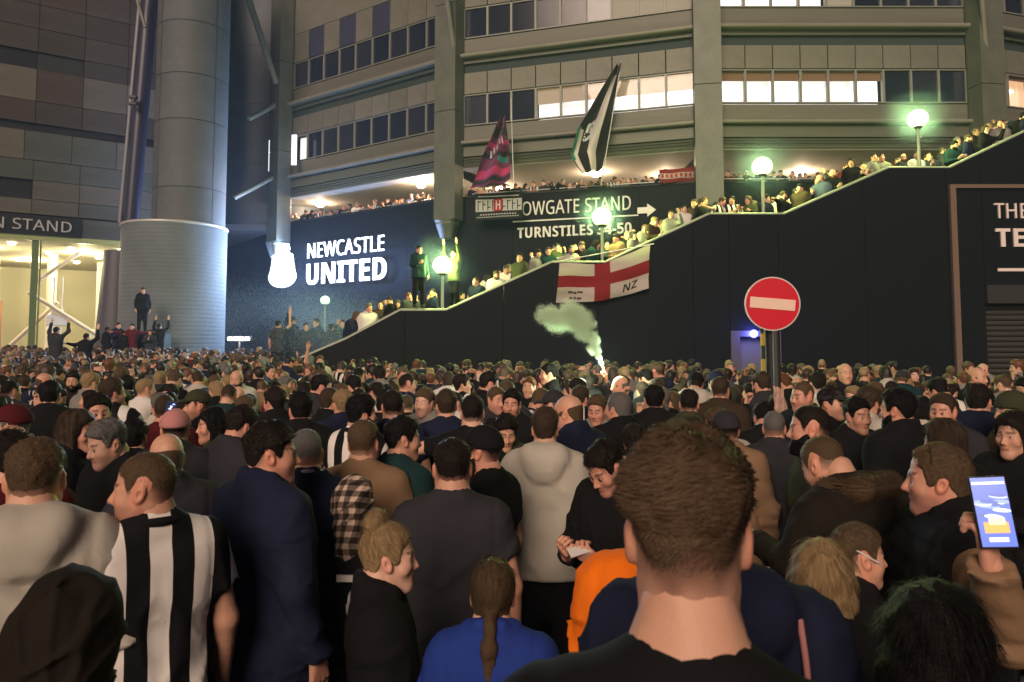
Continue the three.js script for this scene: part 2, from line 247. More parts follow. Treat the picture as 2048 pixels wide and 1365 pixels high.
// ------------------------------------------------------------------ the stair with its stepped black front wall
const ZW = 18, TREAD = 3.0;
const prof = [[430, 735], [560, 735], [690, 680], [800, 622], [892, 622], [1104, 526], [1212, 526], [1420, 429], [1570, 429], [1780, 336], [1902, 336], [2110, 236], [2400, 236]].map(([u, v]) => { const p = at(u, v, ZW); return [p.x, p.y]; });
const topAt = (x) => { for (let i = 1; i < prof.length; i++) if (x <= prof[i][0]) { const [a, b] = [prof[i - 1], prof[i]]; return lerp(a[1], b[1], clamp((x - a[0]) / (b[0] - a[0]), 0, 1)); } return prof.at(-1)[1]; };
const floorAt = (x) => Math.max(0, topAt(x) - 1.12);
const stair = thing('stair_wall', 'long black stepped front wall of an outdoor stair climbing to the terrace', 'wall');
{
  const cuts = [prof[0][0], -5.0, -2.6, -0.2, 2.1, 4.4]; const doorL = at(1462, 700, ZW).x, doorR = at(1562, 700, ZW).x, doorT = at(0, 662, ZW).y;
  const shutL = at(1976, 700, ZW).x, shutR = shutL + 3.4, shutT = at(0, 606, ZW).y;
  const xs = [...cuts, doorL, doorR, 8.6, at(1905, 700, ZW).x, shutL, shutR, prof.at(-1)[0]];
  for (let i = 0; i < xs.length - 1; i++) {
    const a = xs[i] + 0.006, b = xs[i + 1] - 0.006, y0 = Math.abs(xs[i] - doorL) < 1e-6 ? doorT : Math.abs(xs[i] - shutL) < 1e-6 ? shutT : 0;
    const s = new THREE.Shape(); s.moveTo(a, y0); s.lineTo(b, y0); s.lineTo(b, topAt(b));
    for (let k = prof.length - 1; k >= 0; k--) if (prof[k][0] > a && prof[k][0] < b) s.lineTo(...prof[k]);
    s.lineTo(a, topAt(a)); s.closePath();
    part(stair, 'wall_panel', new THREE.ExtrudeGeometry(s, { depth: 0.22, bevelEnabled: false }), M.black, [0, 0, -ZW - 0.22]);
  }
  const capM = mat(0.30, 0.33, 0.26, 0.5, 0.2);
  for (let i = 1; i < prof.length; i++) part(stair, 'coping', tube(V(prof[i - 1][0], prof[i - 1][1] + 0.015, -ZW - 0.1), V(prof[i][0], prof[i][1] + 0.015, -ZW - 0.1), 0.05, 0.05, 8), capM);
  // the steps behind it
  for (let i = 1; i < prof.length; i++) {
    const [x0, y0] = prof[i - 1], [x1, y1] = prof[i], n = Math.max(1, Math.round((y1 - y0) / 0.167));
    for (let k = 0; k < n; k++) { const y = floorAt(lerp(x0, x1, (k + 0.5) / n)); if (y > 0.05) part(stair, n > 1 ? 'step' : 'landing', boxAt(lerp(x0, x1, k / n), lerp(x0, x1, (k + 1) / n), 0, y, -ZW - TREAD, -ZW - 0.24), M.floor); }
  }
  // blue lit doorway
  const dm = glow(0.06, 0.07, 0.5, 0.35, 0.1);
  part(stair, 'door_recess', mergeGeometries([boxAt(doorL, doorR, 0, doorT, -ZW - 1.3, -ZW - 1.2), boxAt(doorL - 0.05, doorL, 0, doorT, -ZW - 1.2, -ZW - 0.24), boxAt(doorR, doorR + 0.05, 0, doorT, -ZW - 1.2, -ZW - 0.24)]), mat(0.02, 0.025, 0.11, 0.6));
  part(stair, 'door_frame', mergeGeometries([boxAt(doorL, doorL + 0.22, 0, doorT, -ZW - 0.2, -ZW + 0.03), boxAt(doorR - 0.22, doorR, 0, doorT, -ZW - 0.2, -ZW + 0.03), boxAt(doorL + 0.22, doorR - 0.22, doorT - 0.14, doorT, -ZW - 0.2, -ZW + 0.028)]), mat(0.085, 0.08, 0.11, 0.5));
  part(stair, 'door_sign', boxAt(doorL + 0.28, doorL + 0.8, doorT - 0.62, doorT - 0.4, -ZW - 1.18, -ZW - 1.15), glow(0.1, 0.14, 0.7, 0.9));
  const p = at(1508, 668, ZW - 0.12);
  part(stair, 'blue_lamp', new THREE.SphereGeometry(0.1, 12, 8), glow(0.1, 0.1, 1, 9), [p.x, p.y, p.z]);
  point('blue_lamp_light', p, [0.12, 0.14, 1], 2.5, 3);
  point('blue_door_light', V((doorL + doorR) / 2, doorT - 0.3, -ZW - 0.6), [0.15, 0.2, 1], 0.8, 3);
  // grey roller shutter at the end
  for (let k = 0; k * 0.13 < shutT; k++) part(stair, 'shutter_slat', new THREE.CylinderGeometry(0.075, 0.075, shutR - shutL, 6).rotateZ(Math.PI / 2).scale(1, 0.85, 0.4), mat(0.05, 0.046, 0.042, 0.5, 0.2), [(shutL + shutR) / 2, k * 0.13 + 0.065, -ZW - 0.14]);
  part(stair, 'shutter_box', boxAt(shutL - 0.05, shutR, shutT - 0.02, shutT + 0.42, -ZW - 0.001, -ZW + 0.16), mat(0.03, 0.03, 0.031, 0.5));
}
{ // brown frame and lettering at the far end of the stair wall
  const s = thing('framed_sign', 'brown framed panel with white lettering on the black wall beside the shutter', 'sign');
  const l = at(1906, 600, ZW).x, t = at(0, 370, ZW).y, bm = mat(0.17, 0.115, 0.085, 0.6);
  part(s, 'frame', mergeGeometries([boxAt(l, l + 0.14, 0, t, -ZW, -ZW + 0.08), boxAt(l + 0.14, l + 6, t - 0.09, t, -ZW, -ZW + 0.078)]), bm);
  const flat = { b: { ang: 0 }, p: (tt, y, o) => V(tt, y, o - ZW), t: 0, y: 0, out: 0.0 }, x0 = at(1987, 420, ZW).x;
  const wh = mat(0.8, 0.7, 0.66, 0.6);
  letters(s, 'THE', 'sans_regular', 0.37, 0.04, wh, { ...flat, t: x0, y: at(0, 437, ZW).y }, 0.86);
  letters(s, 'TE', 'sans_bold', 0.45, 0.04, wh, { ...flat, t: x0, y: at(0, 494, ZW).y }, 0.78);
  part(s, 'rule', boxAt(x0 + 0.04, x0 + 2.6, at(0, 543, ZW).y, at(0, 537, ZW).y, -ZW, -ZW + 0.03), wh);
}
{ // a low wall by the foot of the stair that people have climbed
  const w = thing('low_wall', 'low dark wall by the foot of the stair with people standing on it', 'wall'), a = at(538, 690, 21.6).x, b = at(770, 690, 21.6).x, n = 5;
  for (let k = 0; k < n; k++) { part(w, 'wall_block', boxAt(lerp(a, b, k / n) + 0.006, lerp(a, b, (k + 1) / n) - 0.006, 0, 0.93, -22.6, -20.9), M.black); part(w, 'coping_stone', boxAt(lerp(a, b, k / n) + 0.004, lerp(a, b, (k + 1) / n) - 0.004, 0.932, 1.0, -22.65, -20.85), M.recess); }
}
// globe lamps on the landings
const lampProto = (() => {
  const o = thing('street_lamp', 'globe lamp on the lowest landing, greenish white, beside a man standing on the wall', 'street lamp', 'globe lamps along the outdoor stair');
  part(o, 'post', mergeGeometries([new THREE.CylinderGeometry(0.035, 0.05, 2.0, 10).translate(0, -1.0, 0), new THREE.CylinderGeometry(0.06, 0.06, 0.2, 10).translate(0, -1.9, 0)]), mat(0.35, 0.38, 0.3, 0.5, 0.3), [0, -0.2, 0]);
  part(o, 'collar', new THREE.CylinderGeometry(0.15, 0.07, 0.09, 16), M.dark, [0, -0.21, 0]);
  part(o, 'globe', new THREE.SphereGeometry(0.245, 24, 16).scale(1.0, 0.95, 1.0), glow(0.82, 1, 0.46, 1.7, 0.9));
  return o;
})();
[[885, 531, 'globe lamp on the lowest landing, beside a man standing on the wall'], [1204, 434, 'globe lamp in front of the turnstile lettering, above the red cross flag'], [1525, 333, 'globe lamp in front of the thick pillar, on the third landing'], [1836, 238, 'highest globe lamp, on the top landing under dark windows'], [650, 601, 'small dim globe lamp half hidden below the glowing white lettering']].forEach(([u, v, label], i) => {
  const o = i ? lampProto.clone() : lampProto, far = i === 4, p = at(u, v, far ? 27 : ZW + 0.35);
  if (i) { o.name = numbered('street_lamp'); scene.add(o); o.userData = { ...lampProto.userData }; }
  o.userData.label = label; o.position.copy(p); if (far) o.scale.setScalar(0.7);
  if (far) { o.children.find((c) => /globe/.test(c.name)).material = glow(0.5, 1, 0.45, 1.6, 0.9); }
  point('street_lamp_light', p, [0.74, 1, 0.26], far ? 8 : 52, 10);
});
// ------------------------------------------------------------------ the older stand with plank panels and a glazed lobby
{
  const hall = thing('panelled_stand', 'beige and brown panelled stand over a bright glazed entrance lobby', 'building');
  const o = V(-17.1, 0, -34), ux = V(0.83, 0, -0.557), ang = Math.atan2(0.557, 0.83), nz = V(Math.sin(ang), 0, Math.cos(ang));
  const P = (s, y, out = 0) => o.clone().addScaledVector(ux, s).addScaledVector(nz, out).setY(y);
  const put = (par, name, g, m, s = 0, y = 0, out = 0) => { const q = part(par, name, g, m); q.position.copy(P(s, y, out)); q.rotation.y = ang; return q; };
  const plankBump = noiseTex(128, (u, v) => { const k = (v * 8) % 1, g = k < 0.12 ? 0 : 0.9 + 0.1 * noise3(u * 9, Math.floor(v * 8) * 7, 1); return [g, g, g]; });
  const plank = (r, g, b) => mat(r, g, b, 0.7, 0, { bumpMap: tex(plankBump, 0.5, 1.6), bumpScale: 0.012, map: tex(stainTex, 0.3, 1.2) });
  const K = { b: plank(0.070, 0.060, 0.056), B: plank(0.060, 0.051, 0.049), w: plank(0.115, 0.108, 0.095), W: plank(0.14, 0.128, 0.108), g: plank(0.085, 0.092, 0.085), d: mat(0.018, 0.018, 0.022, 0.4), D: mat(0.032, 0.035, 0.035, 0.4), r: plank(0.072, 0.052, 0.047) };
  const rows = [[-250, -120, 'bBbBbBbB'], [-120, 0, 'BbBrbBbB'], [0, 48, 'bBbbBbBb'], [48, 95, 'BbbBbBbB'], [95, 130, 'dddDBBBB'], [130, 195, 'WwWrwWwW'], [195, 240, 'bBrBbBbB'], [240, 256, 'dddddddd'], [256, 315, 'WwWggwWw'], [315, 355, 'gGwggGgg'.replace(/G/g, 'g')], [355, 394, 'dddwwwWw'], [394, 424, 'wwWwgwgw']];
  const s0 = -9.5, sw = 1.75, hy = (v) => at(0, v, 31.1).y;
  for (const [v0, v1, codes] of rows) for (let k = 0; k < 7; k++) {
    const m = K[codes[(k + (v0 === 315 ? 1 : 0)) % 8]], y0 = hy(v1), y1 = hy(v0), x0 = s0 + k * sw + ((v0 === 256 || v0 === 240) ? -0.35 : 0);
    put(hall, 'facade_panel', box(sw - 0.02, y1 - y0 - 0.02, m === K.d || m === K.D ? 0.08 : 0.16, 0.01), m, x0 + sw / 2, (y0 + y1) / 2, (m === K.d || m === K.D ? -0.08 : 0) + rr(-0.01, 0.01));
  }
  put(hall, 'core_wall', boxAt(-10, 2.7, 7.0, 24, -0.6, -0.25), K.B);
  put(hall, 'sign_band', boxAt(-10, -2.4, 6.88, 7.72, -0.2, 0.12), mat(0.018, 0.019, 0.024, 0.4));
  letters(hall, 'MILBURN STAND', 'sans_regular', 0.46, 0.05, mat(0.42, 0.40, 0.42, 0.6), { b: { ang }, p: P, t: -8.3, y: 7.08, out: 0.13 }, 5.6);
  put(hall, 'fascia', boxAt(-2.4, 2.7, 6.88, 7.72, -0.2, 0.03), K.g);
  put(hall, 'lintel', boxAt(-10, 2.7, 6.66, 6.88, -0.25, 0.06), mat(0.32, 0.36, 0.16, 0.5));
  // lobby
  const cream = mat(0.60, 0.56, 0.40, 0.8, 0, { map: tex(stainTex, 0.3, 0.3) });
  put(hall, 'lobby_ceiling', boxAt(-14, 2.7, 6.7, 6.9, -14, -0.26), cream);
  put(hall, 'lobby_wall', boxAt(-14, 2.7, 0, 6.7, -14.2, -14), cream);
  put(hall, 'lobby_wall', boxAt(2.45, 2.65, 0, 6.7, -14, -0.3), cream);
  put(hall, 'lobby_core', boxAt(-9, -5.2, 0, 4.4, -9, -7), mat(0.32, 0.17, 0.09, 0.6));
  for (let k = 0; k < 5; k++) put(hall, 'lobby_column', new THREE.CylinderGeometry(0.22, 0.22, 6.7, 14), mat(0.7, 0.66, 0.58, 0.5), -8 + k * 2.4, 3.35, -5.5 - (k % 2) * 3);
  const gm = mat(0.16, 0.22, 0.12, 0.4, 0.2);
  for (const s of [-8.4, -4.05, 0.3]) put(hall, 'green_post', mergeGeometries([box(0.26, 6.66, 0.2, 0.02).translate(0, 3.33, 0), box(0.06, 6.66, 0.34).translate(0.2, 3.33, 0)]), gm, s, 0, -0.1);
  for (let k = 0; k < 3; k++) put(hall, 'lobby_pane', new THREE.PlaneGeometry(k < 2 ? 4.0 : 1.9, 6.6), M.glass, k < 2 ? -6.2 + k * 4.35 : 1.45, 3.32, -0.12);
  // white lattice masts with crossing struts
  for (const [s, out, h] of [[-3.0, -3.5, 5.4], [-1.0, -5.5, 4.4], [1.4, -4, 5]]) {
    const gs = []; for (const dx of [-0.16, 0.16]) for (const dz of [-0.16, 0.16]) gs.push(new THREE.CylinderGeometry(0.04, 0.04, h, 8).translate(dx, h / 2, dz));
    put(hall, 'lattice_mast', mergeGeometries(gs), M.white, s, 0, out);
    put(hall, 'mast_box', mergeGeometries([box(0.9, 0.5, 0.5, 0.03), box(0.5, 0.25, 0.42, 0.02).translate(0, 0.4, 0)]), M.white, s, h * 0.62, out);
  }
  for (const [a, b] of [[[-4, 5.0, -2.8], [-2.2, 6.6, -3]], [[-4.2, 4.6, -2.8], [0.6, 1.4, -4]], [[-3, 4.2, -3.4], [-5.4, 1.5, -4.5]]]) part(hall, 'lobby_strut', tube(P(...a), P(...b), 0.09, 0.09, 8), mat(0.7, 0.6, 0.48, 0.5));
  const dl = glow(1, 0.84, 0.58, 18);
  [[-7.2, -2], [-4.9, -1.6], [-2.6, -2.2], [-0.6, -1.5], [-6, -5], [-3.4, -4.6], [-1.2, -5.4], [0.8, -3.6], [-7.6, -8.2], [-4.6, -8.6], [-2, -8.4], [0.6, -7.6]].forEach(([s, out]) => put(hall, 'downlight', new THREE.CylinderGeometry(0.16, 0.12, 0.1, 12), dl, s, 6.63, out));
  for (const [s, out] of [[-6.2, -4], [-2, -4], [-4, -9], [1.5, -5]]) point('downlight_light', P(s, 6.35, out), [1, 0.84, 0.48], 52, 8);
  put(hall, 'flood_lamp', box(0.35, 0.2, 0.2, 0.03), glow(0.6, 1, 0.7, 14), 1.25, 5.2, 0.2);
  point('flood_lamp_light', P(1.25, 5.2, 0.5), [0.55, 1, 0.65], 3, 4);
}
// ------------------------------------------------------------------ the big mast column
{
  const c = thing('mast_column', 'giant pale grey column with ribbed round drum base and panelled shaft', 'column');
  const cx = -14.4, cz = -31.6, R = 2.08, top = 7.15;
  const gm = mat(0.15, 0.175, 0.19, 0.68, 0, { map: tex(stainTex, 2, 1) });
  const prof2 = [[0.01, 0]]; const n = 42; for (let k = 0; k < n; k++) { const y = k * top / n, h = top / n; prof2.push([R - 0.014, y + 0.004], [R, y + 0.02], [R, y + h - 0.02], [R - 0.014, y + h - 0.004]); } prof2.push([R - 0.02, top], [0.01, top + 0.02]);
  part(c, 'drum', new THREE.LatheGeometry(prof2.map(([x, y]) => new THREE.Vector2(x, y)), 64), gm, [cx, 0, cz]);
  part(c, 'plinth', mergeGeometries([boxAt(cx - 3.4, cx + 1.2, 0, 1.2, -29.3, -27.2), boxAt(cx - 0.3, cx + 1.0, 1.2, 2.6, -29.3, -28.05)]), M.recess);
  part(c, 'drum_rim', new THREE.TorusGeometry(R - 0.02, 0.07, 8, 48).rotateX(Math.PI / 2), mat(0.5, 0.5, 0.5, 0.4, 0.3), [cx, top, cz]);
  const sh = new THREE.Group(); sh.name = 'shaft'; sh.position.set(cx + 0.52, top, cz - 0.1); sh.rotation.y = 0.60; c.add(sh);
  const sm = mat(0.115, 0.125, 0.135, 0.62, 0, { map: tex(stainTex, 0.5, 0.5) }), ys = [0, 1.55, 4.4, 6.35, 8.6, 11.2, 14];
  for (let k = 0; k < ys.length - 1; k++) { const h = ys[k + 1] - ys[k]; for (const [a0, a1] of [[-1.2, 0.45], [0.47, 2.1], [2.12, 5.06]]) part(sh, 'shaft_panel', new THREE.CylinderGeometry(1.46, 1.46, h - 0.035, 40, 1, true, a0, a1 - a0), sm, [0, ys[k] + h / 2, 0]); }
  part(sh, 'core', new THREE.CylinderGeometry(1.44, 1.44, 14, 40).translate(0, 7, 0), M.recess);
  const b0 = at(262, 447, 32.6), b1 = at(305, -60, 32.6);
  part(c, 'dark_tube', tube(b0, b1, 0.33, 0.33, 20), mat(0.03, 0.03, 0.06, 0.4));
  part(c, 'light_tube', tube(b0.clone().add(V(-0.45, 0, 0.1)), b1.clone().add(V(-0.4, 0, 0.1)), 0.09, 0.09, 10), mat(0.2, 0.2, 0.24, 0.4));
  part(c, 'buttress', new THREE.CylinderGeometry(0.62, 1.0, 6.2, 24), mat(0.07, 0.07, 0.085, 0.5), [at(226, 690, 31.6).x, 3.1, -31.9]);
  part(c, 'floodlight', mergeGeometries([box(0.34, 0.12, 0.2, 0.02), box(0.34, 0.12, 0.2, 0.02).translate(0, 0.3, 0), box(0.1, 0.5, 0.1).translate(0, 0.15, 0.0)]), M.dark, at(266, 208, 31.9).toArray());
}
{ // dark smooth corner tower between the column and the curved stand
  const t = thing('corner_tower', 'dark smooth curved tower wall behind the column', 'tower');
  for (let k = 0; k < 6; k++) part(t, 'wall_panel', new THREE.CylinderGeometry(5, 5, 3.2, 40, 1, true, -1.0, 2.0), mat(0.06, 0.075, 0.095, 0.5, 0.1, { map: tex(stainTex, 2, 1), side: THREE.DoubleSide }), [-14.0, 10.1 + k * 3.22, -43.6]);
  part(t, 'slit_window', boxAt(-0.09, 0.09, -0.8, 0.8, -0.05, 0.05), glow(0.95, 0.95, 1, 1.3), at(541, 312, 37.2).toArray());
  part(t, 'slit_window', boxAt(-0.12, 0.12, -0.75, 0.75, -0.05, 0.05), glow(0.95, 0.95, 1, 1.2), at(588, 300, 36.2).toArray());
  part(t, 'roof_deck', boxAt(-20, -11, 8.2, 8.5, -47, -38.6), M.floor);
}

// ------------------------------------------------------------------ flags and banners
function cloth(name, label, cat, corners, depths, texture, nx = 26, ny = 18, wave = 0.06, group) { // corners: rows of pixel points, top row first
  const rows = corners.map((r, j) => r.map((c, i) => at(c[0], c[1], depths[j]?.[i] ?? depths))), g = new THREE.PlaneGeometry(1, 1, nx, ny), p = g.attributes.position;
  const bil = (r, s) => { const k = s * (r.length - 1), i = Math.min(r.length - 2, Math.floor(k)); return r[i].clone().lerp(r[i + 1], k - i); };
  for (let i = 0; i < p.count; i++) {
    const s = p.getX(i) + 0.5, t = 0.5 - p.getY(i), k = t * (rows.length - 1), j = Math.min(rows.length - 2, Math.floor(k)), q = bil(rows[j], s).lerp(bil(rows[j + 1], s), k - j);
    q.z += wave * (Math.sin(s * 9 + t * 4) + 0.6 * Math.sin(t * 13 - s * 5)); q.y += wave * 0.2 * Math.sin(s * 14); p.setXYZ(i, q.x, q.y, q.z);
  }
  g.computeVertexNormals();
  const o = thing(name, label, cat, group), m = new THREE.MeshPhysicalMaterial({ roughness: 0.95, map: texture, side: THREE.DoubleSide, transmission: 0.25, thickness: 0 });
  m.color.setRGB(0.9, 0.9, 0.9);
  part(o, 'fabric', g, m); return o;
}
const dotty = (c, n, x0, y0, x1, y1, col, s) => { for (let k = 0; k < n; k++) { c.fillStyle = col; c.fillRect(x0 + hash(k, 1, 7) * (x1 - x0), y0 + hash(k, 2, 9) * (y1 - y0), s * (0.4 + hash(k, 3, 3)), s * (0.3 + hash(k, 4, 4))); } };
{
  const crossT = canvasTex(512, 256, (c) => {
    c.fillStyle = '#c9bfb4'; c.fillRect(0, 0, 512, 256); c.fillStyle = '#8f1418'; c.fillRect(208, 0, 88, 256); c.fillRect(0, 84, 512, 76);
    c.fillStyle = '#22201f'; c.save(); c.translate(360, 236); c.rotate(-0.14); c.transform(1, 0, -0.3, 1, 0, 0); c.font = 'bold 66px sans-serif'; c.fillText('NZ', 0, 0); c.restore();
    c.font = 'bold 34px sans-serif'; c.globalAlpha = 0.8; for (const [x, y, w, h] of [[62, 186, 26, 14], [92, 190, 18, 14], [114, 186, 30, 12], [72, 224, 18, 18], [96, 222, 12, 20], [112, 226, 26, 14]]) c.fillRect(x, y, w, h);
  });
  const f = cloth('cross_flag', 'white flag with a red cross draped over the black stair wall', 'flag', [[[1119, 527], [1206, 528], [1300, 490]], [[1116, 566], [1206, 564], [1299, 536]], [[1112, 606], [1206, 602], [1297, 578]]], ZW - 0.17, crossT, 40, 22, 0.045);
  part(f, 'tie_rope', tube(at(1110, 524, ZW - 0.05), at(1308, 488, ZW - 0.05), 0.012), M.white);
  const pinkT = canvasTex(256, 384, (c) => { c.fillStyle = '#6b2850'; c.fillRect(0, 0, 256, 384); c.fillStyle = '#b8326e'; c.fillRect(0, 300, 256, 40); c.fillRect(0, 150, 256, 30); c.fillStyle = '#241d2c'; c.fillRect(0, 60, 256, 60); c.fillRect(0, 215, 256, 26); c.fillRect(0, 350, 256, 20); c.fillStyle = '#c9c3cf'; c.save(); c.translate(60, 215); c.rotate(-0.5); for (let k = 0; k < 5; k++) c.fillRect(k * 30, -20 - (k % 2) * 14, 15, 44); c.restore(); c.fillStyle = '#2d7a7a'; c.fillRect(150, 240, 90, 30); });
  const f1 = cloth('purple_flag', 'purple and pink flag waved on a pole above the terrace crowd', 'flag', [[[1000, 238], [1010, 236]], [[972, 300], [1019, 292]], [[941, 376], [1021, 362]]], [[28.9, 28.8], [29, 28.6], [29.3, 28.6]], pinkT, 20, 28, 0.2);
  part(f1, 'pole', tube(at(1027, 366, 28.7), at(1022, 196, 28.7), 0.022, 0.016), M.steel);
  const stripeT = canvasTex(256, 512, (c) => { c.fillStyle = '#121214'; c.fillRect(0, 0, 256, 512); c.fillStyle = '#d5cfca'; c.fillRect(118, 40, 66, 472); c.fillRect(10, 250, 44, 262); c.fillStyle = '#c9c9c4'; dotty(c, 60, 60, 200, 140, 300, '#cfd6d2', 14); c.fillStyle = '#2d8276'; c.fillRect(0, 240, 26, 180); });
  const f2 = cloth('striped_flag', 'tall black and white striped flag leaning over the terrace', 'flag', [[[1233, 130], [1242, 128]], [[1190, 200], [1232, 190]], [[1154, 262], [1219, 260]], [[1141, 310], [1211, 302]], [[1165, 346], [1204, 340]]], 28.2, stripeT, 20, 40, 0.16);
  part(f2, 'pole', tube(at(1202, 372, 28.1), at(1243, 122, 28.1), 0.024, 0.016), M.steel);
  const bannerT = canvasTex(512, 288, (c) => {
    c.fillStyle = '#0f1416'; c.fillRect(0, 0, 512, 288); c.fillStyle = '#c9ccc8'; c.fillRect(40, 28, 430, 12); c.fillRect(12, 66, 488, 130);
    c.fillStyle = '#1a1d20'; for (let k = 0; k < 9; k++) { c.fillRect(34 + k * 52, 78, 10, 106); c.fillRect(44 + k * 52, 84 + (k % 3) * 30, 24, 12); } c.fillStyle = '#b5272d'; c.fillRect(205, 66, 92, 130); c.fillStyle = '#e8d4d0'; c.fillRect(226, 80, 14, 100); c.fillRect(262, 80, 14, 100); c.fillRect(226, 120, 50, 14);
    c.fillStyle = '#c9ccc8'; for (let k = 0; k < 14; k++) c.fillRect(60 + k * 28, 222, 18, 14); for (let k = 0; k < 18; k++) c.fillRect(26 + k * 25, 250, 15, 12);
  });
  cloth('banner', 'black banner with white and red print tied below the terrace edge', 'banner', [[[949, 388], [1046, 384]], [[949, 442], [1046, 436]]], [[30.2, 29.5], [30.2, 29.5]], bannerT, 14, 8, 0.012);
  const scarfT = canvasTex(256, 96, (c) => { c.fillStyle = '#7a2422'; c.fillRect(0, 0, 256, 96); c.fillStyle = '#a89c94'; c.fillRect(0, 30, 256, 40); c.fillStyle = '#a02a2a'; for (let k = 0; k < 8; k++) c.fillRect(14 + k * 32, 36, 16, 26); });
  cloth('scarf', 'red and white scarf held up over the terrace edge', 'scarf', [[[1318, 340], [1393, 334]], [[1320, 366], [1393, 362]]], 28.4, scarfT, 14, 6, 0.04);
}

// ------------------------------------------------------------------ the no entry sign
{
  const s = thing('no_entry_sign', 'round red no entry sign with a white bar on a dark post', 'traffic sign');
  const p = at(1545, 608, 7.9), r = 0.287;
  const disc = new THREE.Group(); disc.name = 'plate'; disc.position.copy(p); disc.rotation.set(0.02, -0.12, -0.09); s.add(disc);
  const cyl = (rad, t, z) => new THREE.CylinderGeometry(rad, rad, t, 56).rotateX(Math.PI / 2).translate(0, 0, z);
  part(disc, 'rim', cyl(r, 0.016, 0), mat(0.62, 0.55, 0.53, 0.4));
  part(disc, 'red_face', cyl(r - 0.014, 0.016, 0.004), mat(0.62, 0.012, 0.03, 0.32));
  part(disc, 'bar', box(r * 1.62, r * 0.40, 0.006, 0.001), mat(0.85, 0.62, 0.5, 0.35), [0, 0, 0.0145]);
  part(disc, 'clamp', mergeGeometries([box(0.3, 0.04, 0.05).translate(0, 0.1, -0.03), box(0.3, 0.04, 0.05).translate(0, -0.1, -0.03)]), M.dark);
  const px = at(1546, 700, 8.02).x;
  part(s, 'post', new THREE.CylinderGeometry(0.085, 0.085, 2.42, 20), mat(0.016, 0.017, 0.019, 0.5), [px, 1.21, -8.05]);
  part(s, 'post_cap', new THREE.SphereGeometry(0.085, 16, 8, 0, 6.3, 0, 1.57).scale(1, 0.5, 1), M.dark, [px, 2.42, -8.05]);
  part(s, 'pole', new THREE.CylinderGeometry(0.036, 0.036, 2.7, 14), mat(0.05, 0.05, 0.05, 0.5, 0.3), [px - 0.0, 1.35, -7.93]);
  const yb = mat(0.36, 0.25, 0.03, 0.6);
  for (let k = 0; k < 5; k++) part(s, 'yellow_band', box(0.042, 0.13, 0.03, 0.006), k % 2 ? M.dark : yb, [px - 0.115, 1.62 + k * 0.135, -7.99]);
  part(s, 'yellow_strip', box(0.036, 1.2, 0.02, 0.004), mat(0.12, 0.09, 0.03, 0.6), [px - 0.118, 1.7, -8.01]);
}
// ------------------------------------------------------------------ flare smoke: a drift of very small pale flecks that thins towards its edge
{
  const path = [[1221, 753, 0.02], [1214, 736, 0.045], [1205, 716, 0.08], [1194, 694, 0.115], [1182, 674, 0.145], [1172, 660, 0.15], [1166, 652, 0.14], [1150, 670, 0.14], [1136, 666, 0.13], [1122, 660, 0.125], [1110, 658, 0.10]].map(([u, v, r]) => [at(u, v, 9.3), r]);
  const n = 240000, g = new THREE.TetrahedronGeometry(0.0019), m = new THREE.MeshPhysicalMaterial({ roughness: 1, transmission: 0.45, thickness: 0 }); m.color.setRGB(0.88, 1.0, 0.84);
  const im = new THREE.InstancedMesh(g, m, n), q = new THREE.Quaternion(), e = new THREE.Euler(), mm = new THREE.Matrix4(), puffs = []; // the plume is a string of round puffs, each denser towards its middle
  for (let t = 0; t < path.length - 1; t += 0.16) { const i = Math.floor(t), f = t - i, c = path[i][0].clone().lerp(path[i + 1][0], f), R = lerp(path[i][1], path[i + 1][1], f); for (let k = 0; k < 3; k++) puffs.push([c.clone().add(V(rr(-1, 1), rr(-1, 1), rr(-1, 1)).multiplyScalar(R * 0.55)), R * rr(0.35, 0.75)]); }
  const wt = puffs.map(([, r]) => Math.pow(r, 2.1)), tot = wt.reduce((a, b) => a + b, 0); let k = 0;
  puffs.forEach(([c, r], pi) => { const cnt = pi === puffs.length - 1 ? n - k : Math.min(n - k, Math.round(n * wt[pi] / tot)); for (let i = 0; i < cnt; i++) { const th = rnd() * 6.283, cz = rr(-1, 1), d = r * Math.pow(rnd(), 0.45) * (rnd() < 0.12 ? 1.35 : 1), sx = Math.sqrt(1 - cz * cz); q.setFromEuler(e.set(rnd() * 6, rnd() * 6, 0)); const s = rr(0.7, 1.4); mm.compose(V(c.x + Math.cos(th) * sx * d, c.y + cz * d, c.z + Math.sin(th) * sx * d), q, V(s, s, s)); im.setMatrixAt(k++, mm); } });
  im.name = 'flare_smoke'; im.castShadow = true; im.userData = { label: 'pale green flare smoke rising above the crowd before the black wall', category: 'smoke', kind: 'stuff' }; scene.add(im);
  const fl = thing('flare', 'burning hand flare held up below the pale green smoke', 'flare');
  const a = at(1226, 764, 9.3), b = at(1221, 754, 9.3);
  part(fl, 'stick', tube(a.clone().add(V(0.02, -0.1, 0)), b, 0.014), mat(0.4, 0.08, 0.05, 0.6));
  part(fl, 'flame', new THREE.SphereGeometry(0.018, 10, 8).scale(0.8, 1.6, 0.8), glow(1, 0.9, 0.6, 9), b.clone().add(V(-0.005, 0.03, 0)).toArray());
  point('flame_light', b.clone().add(V(-0.005, 0.03, 0)), [0.80, 1, 0.66], 9, 2);
}

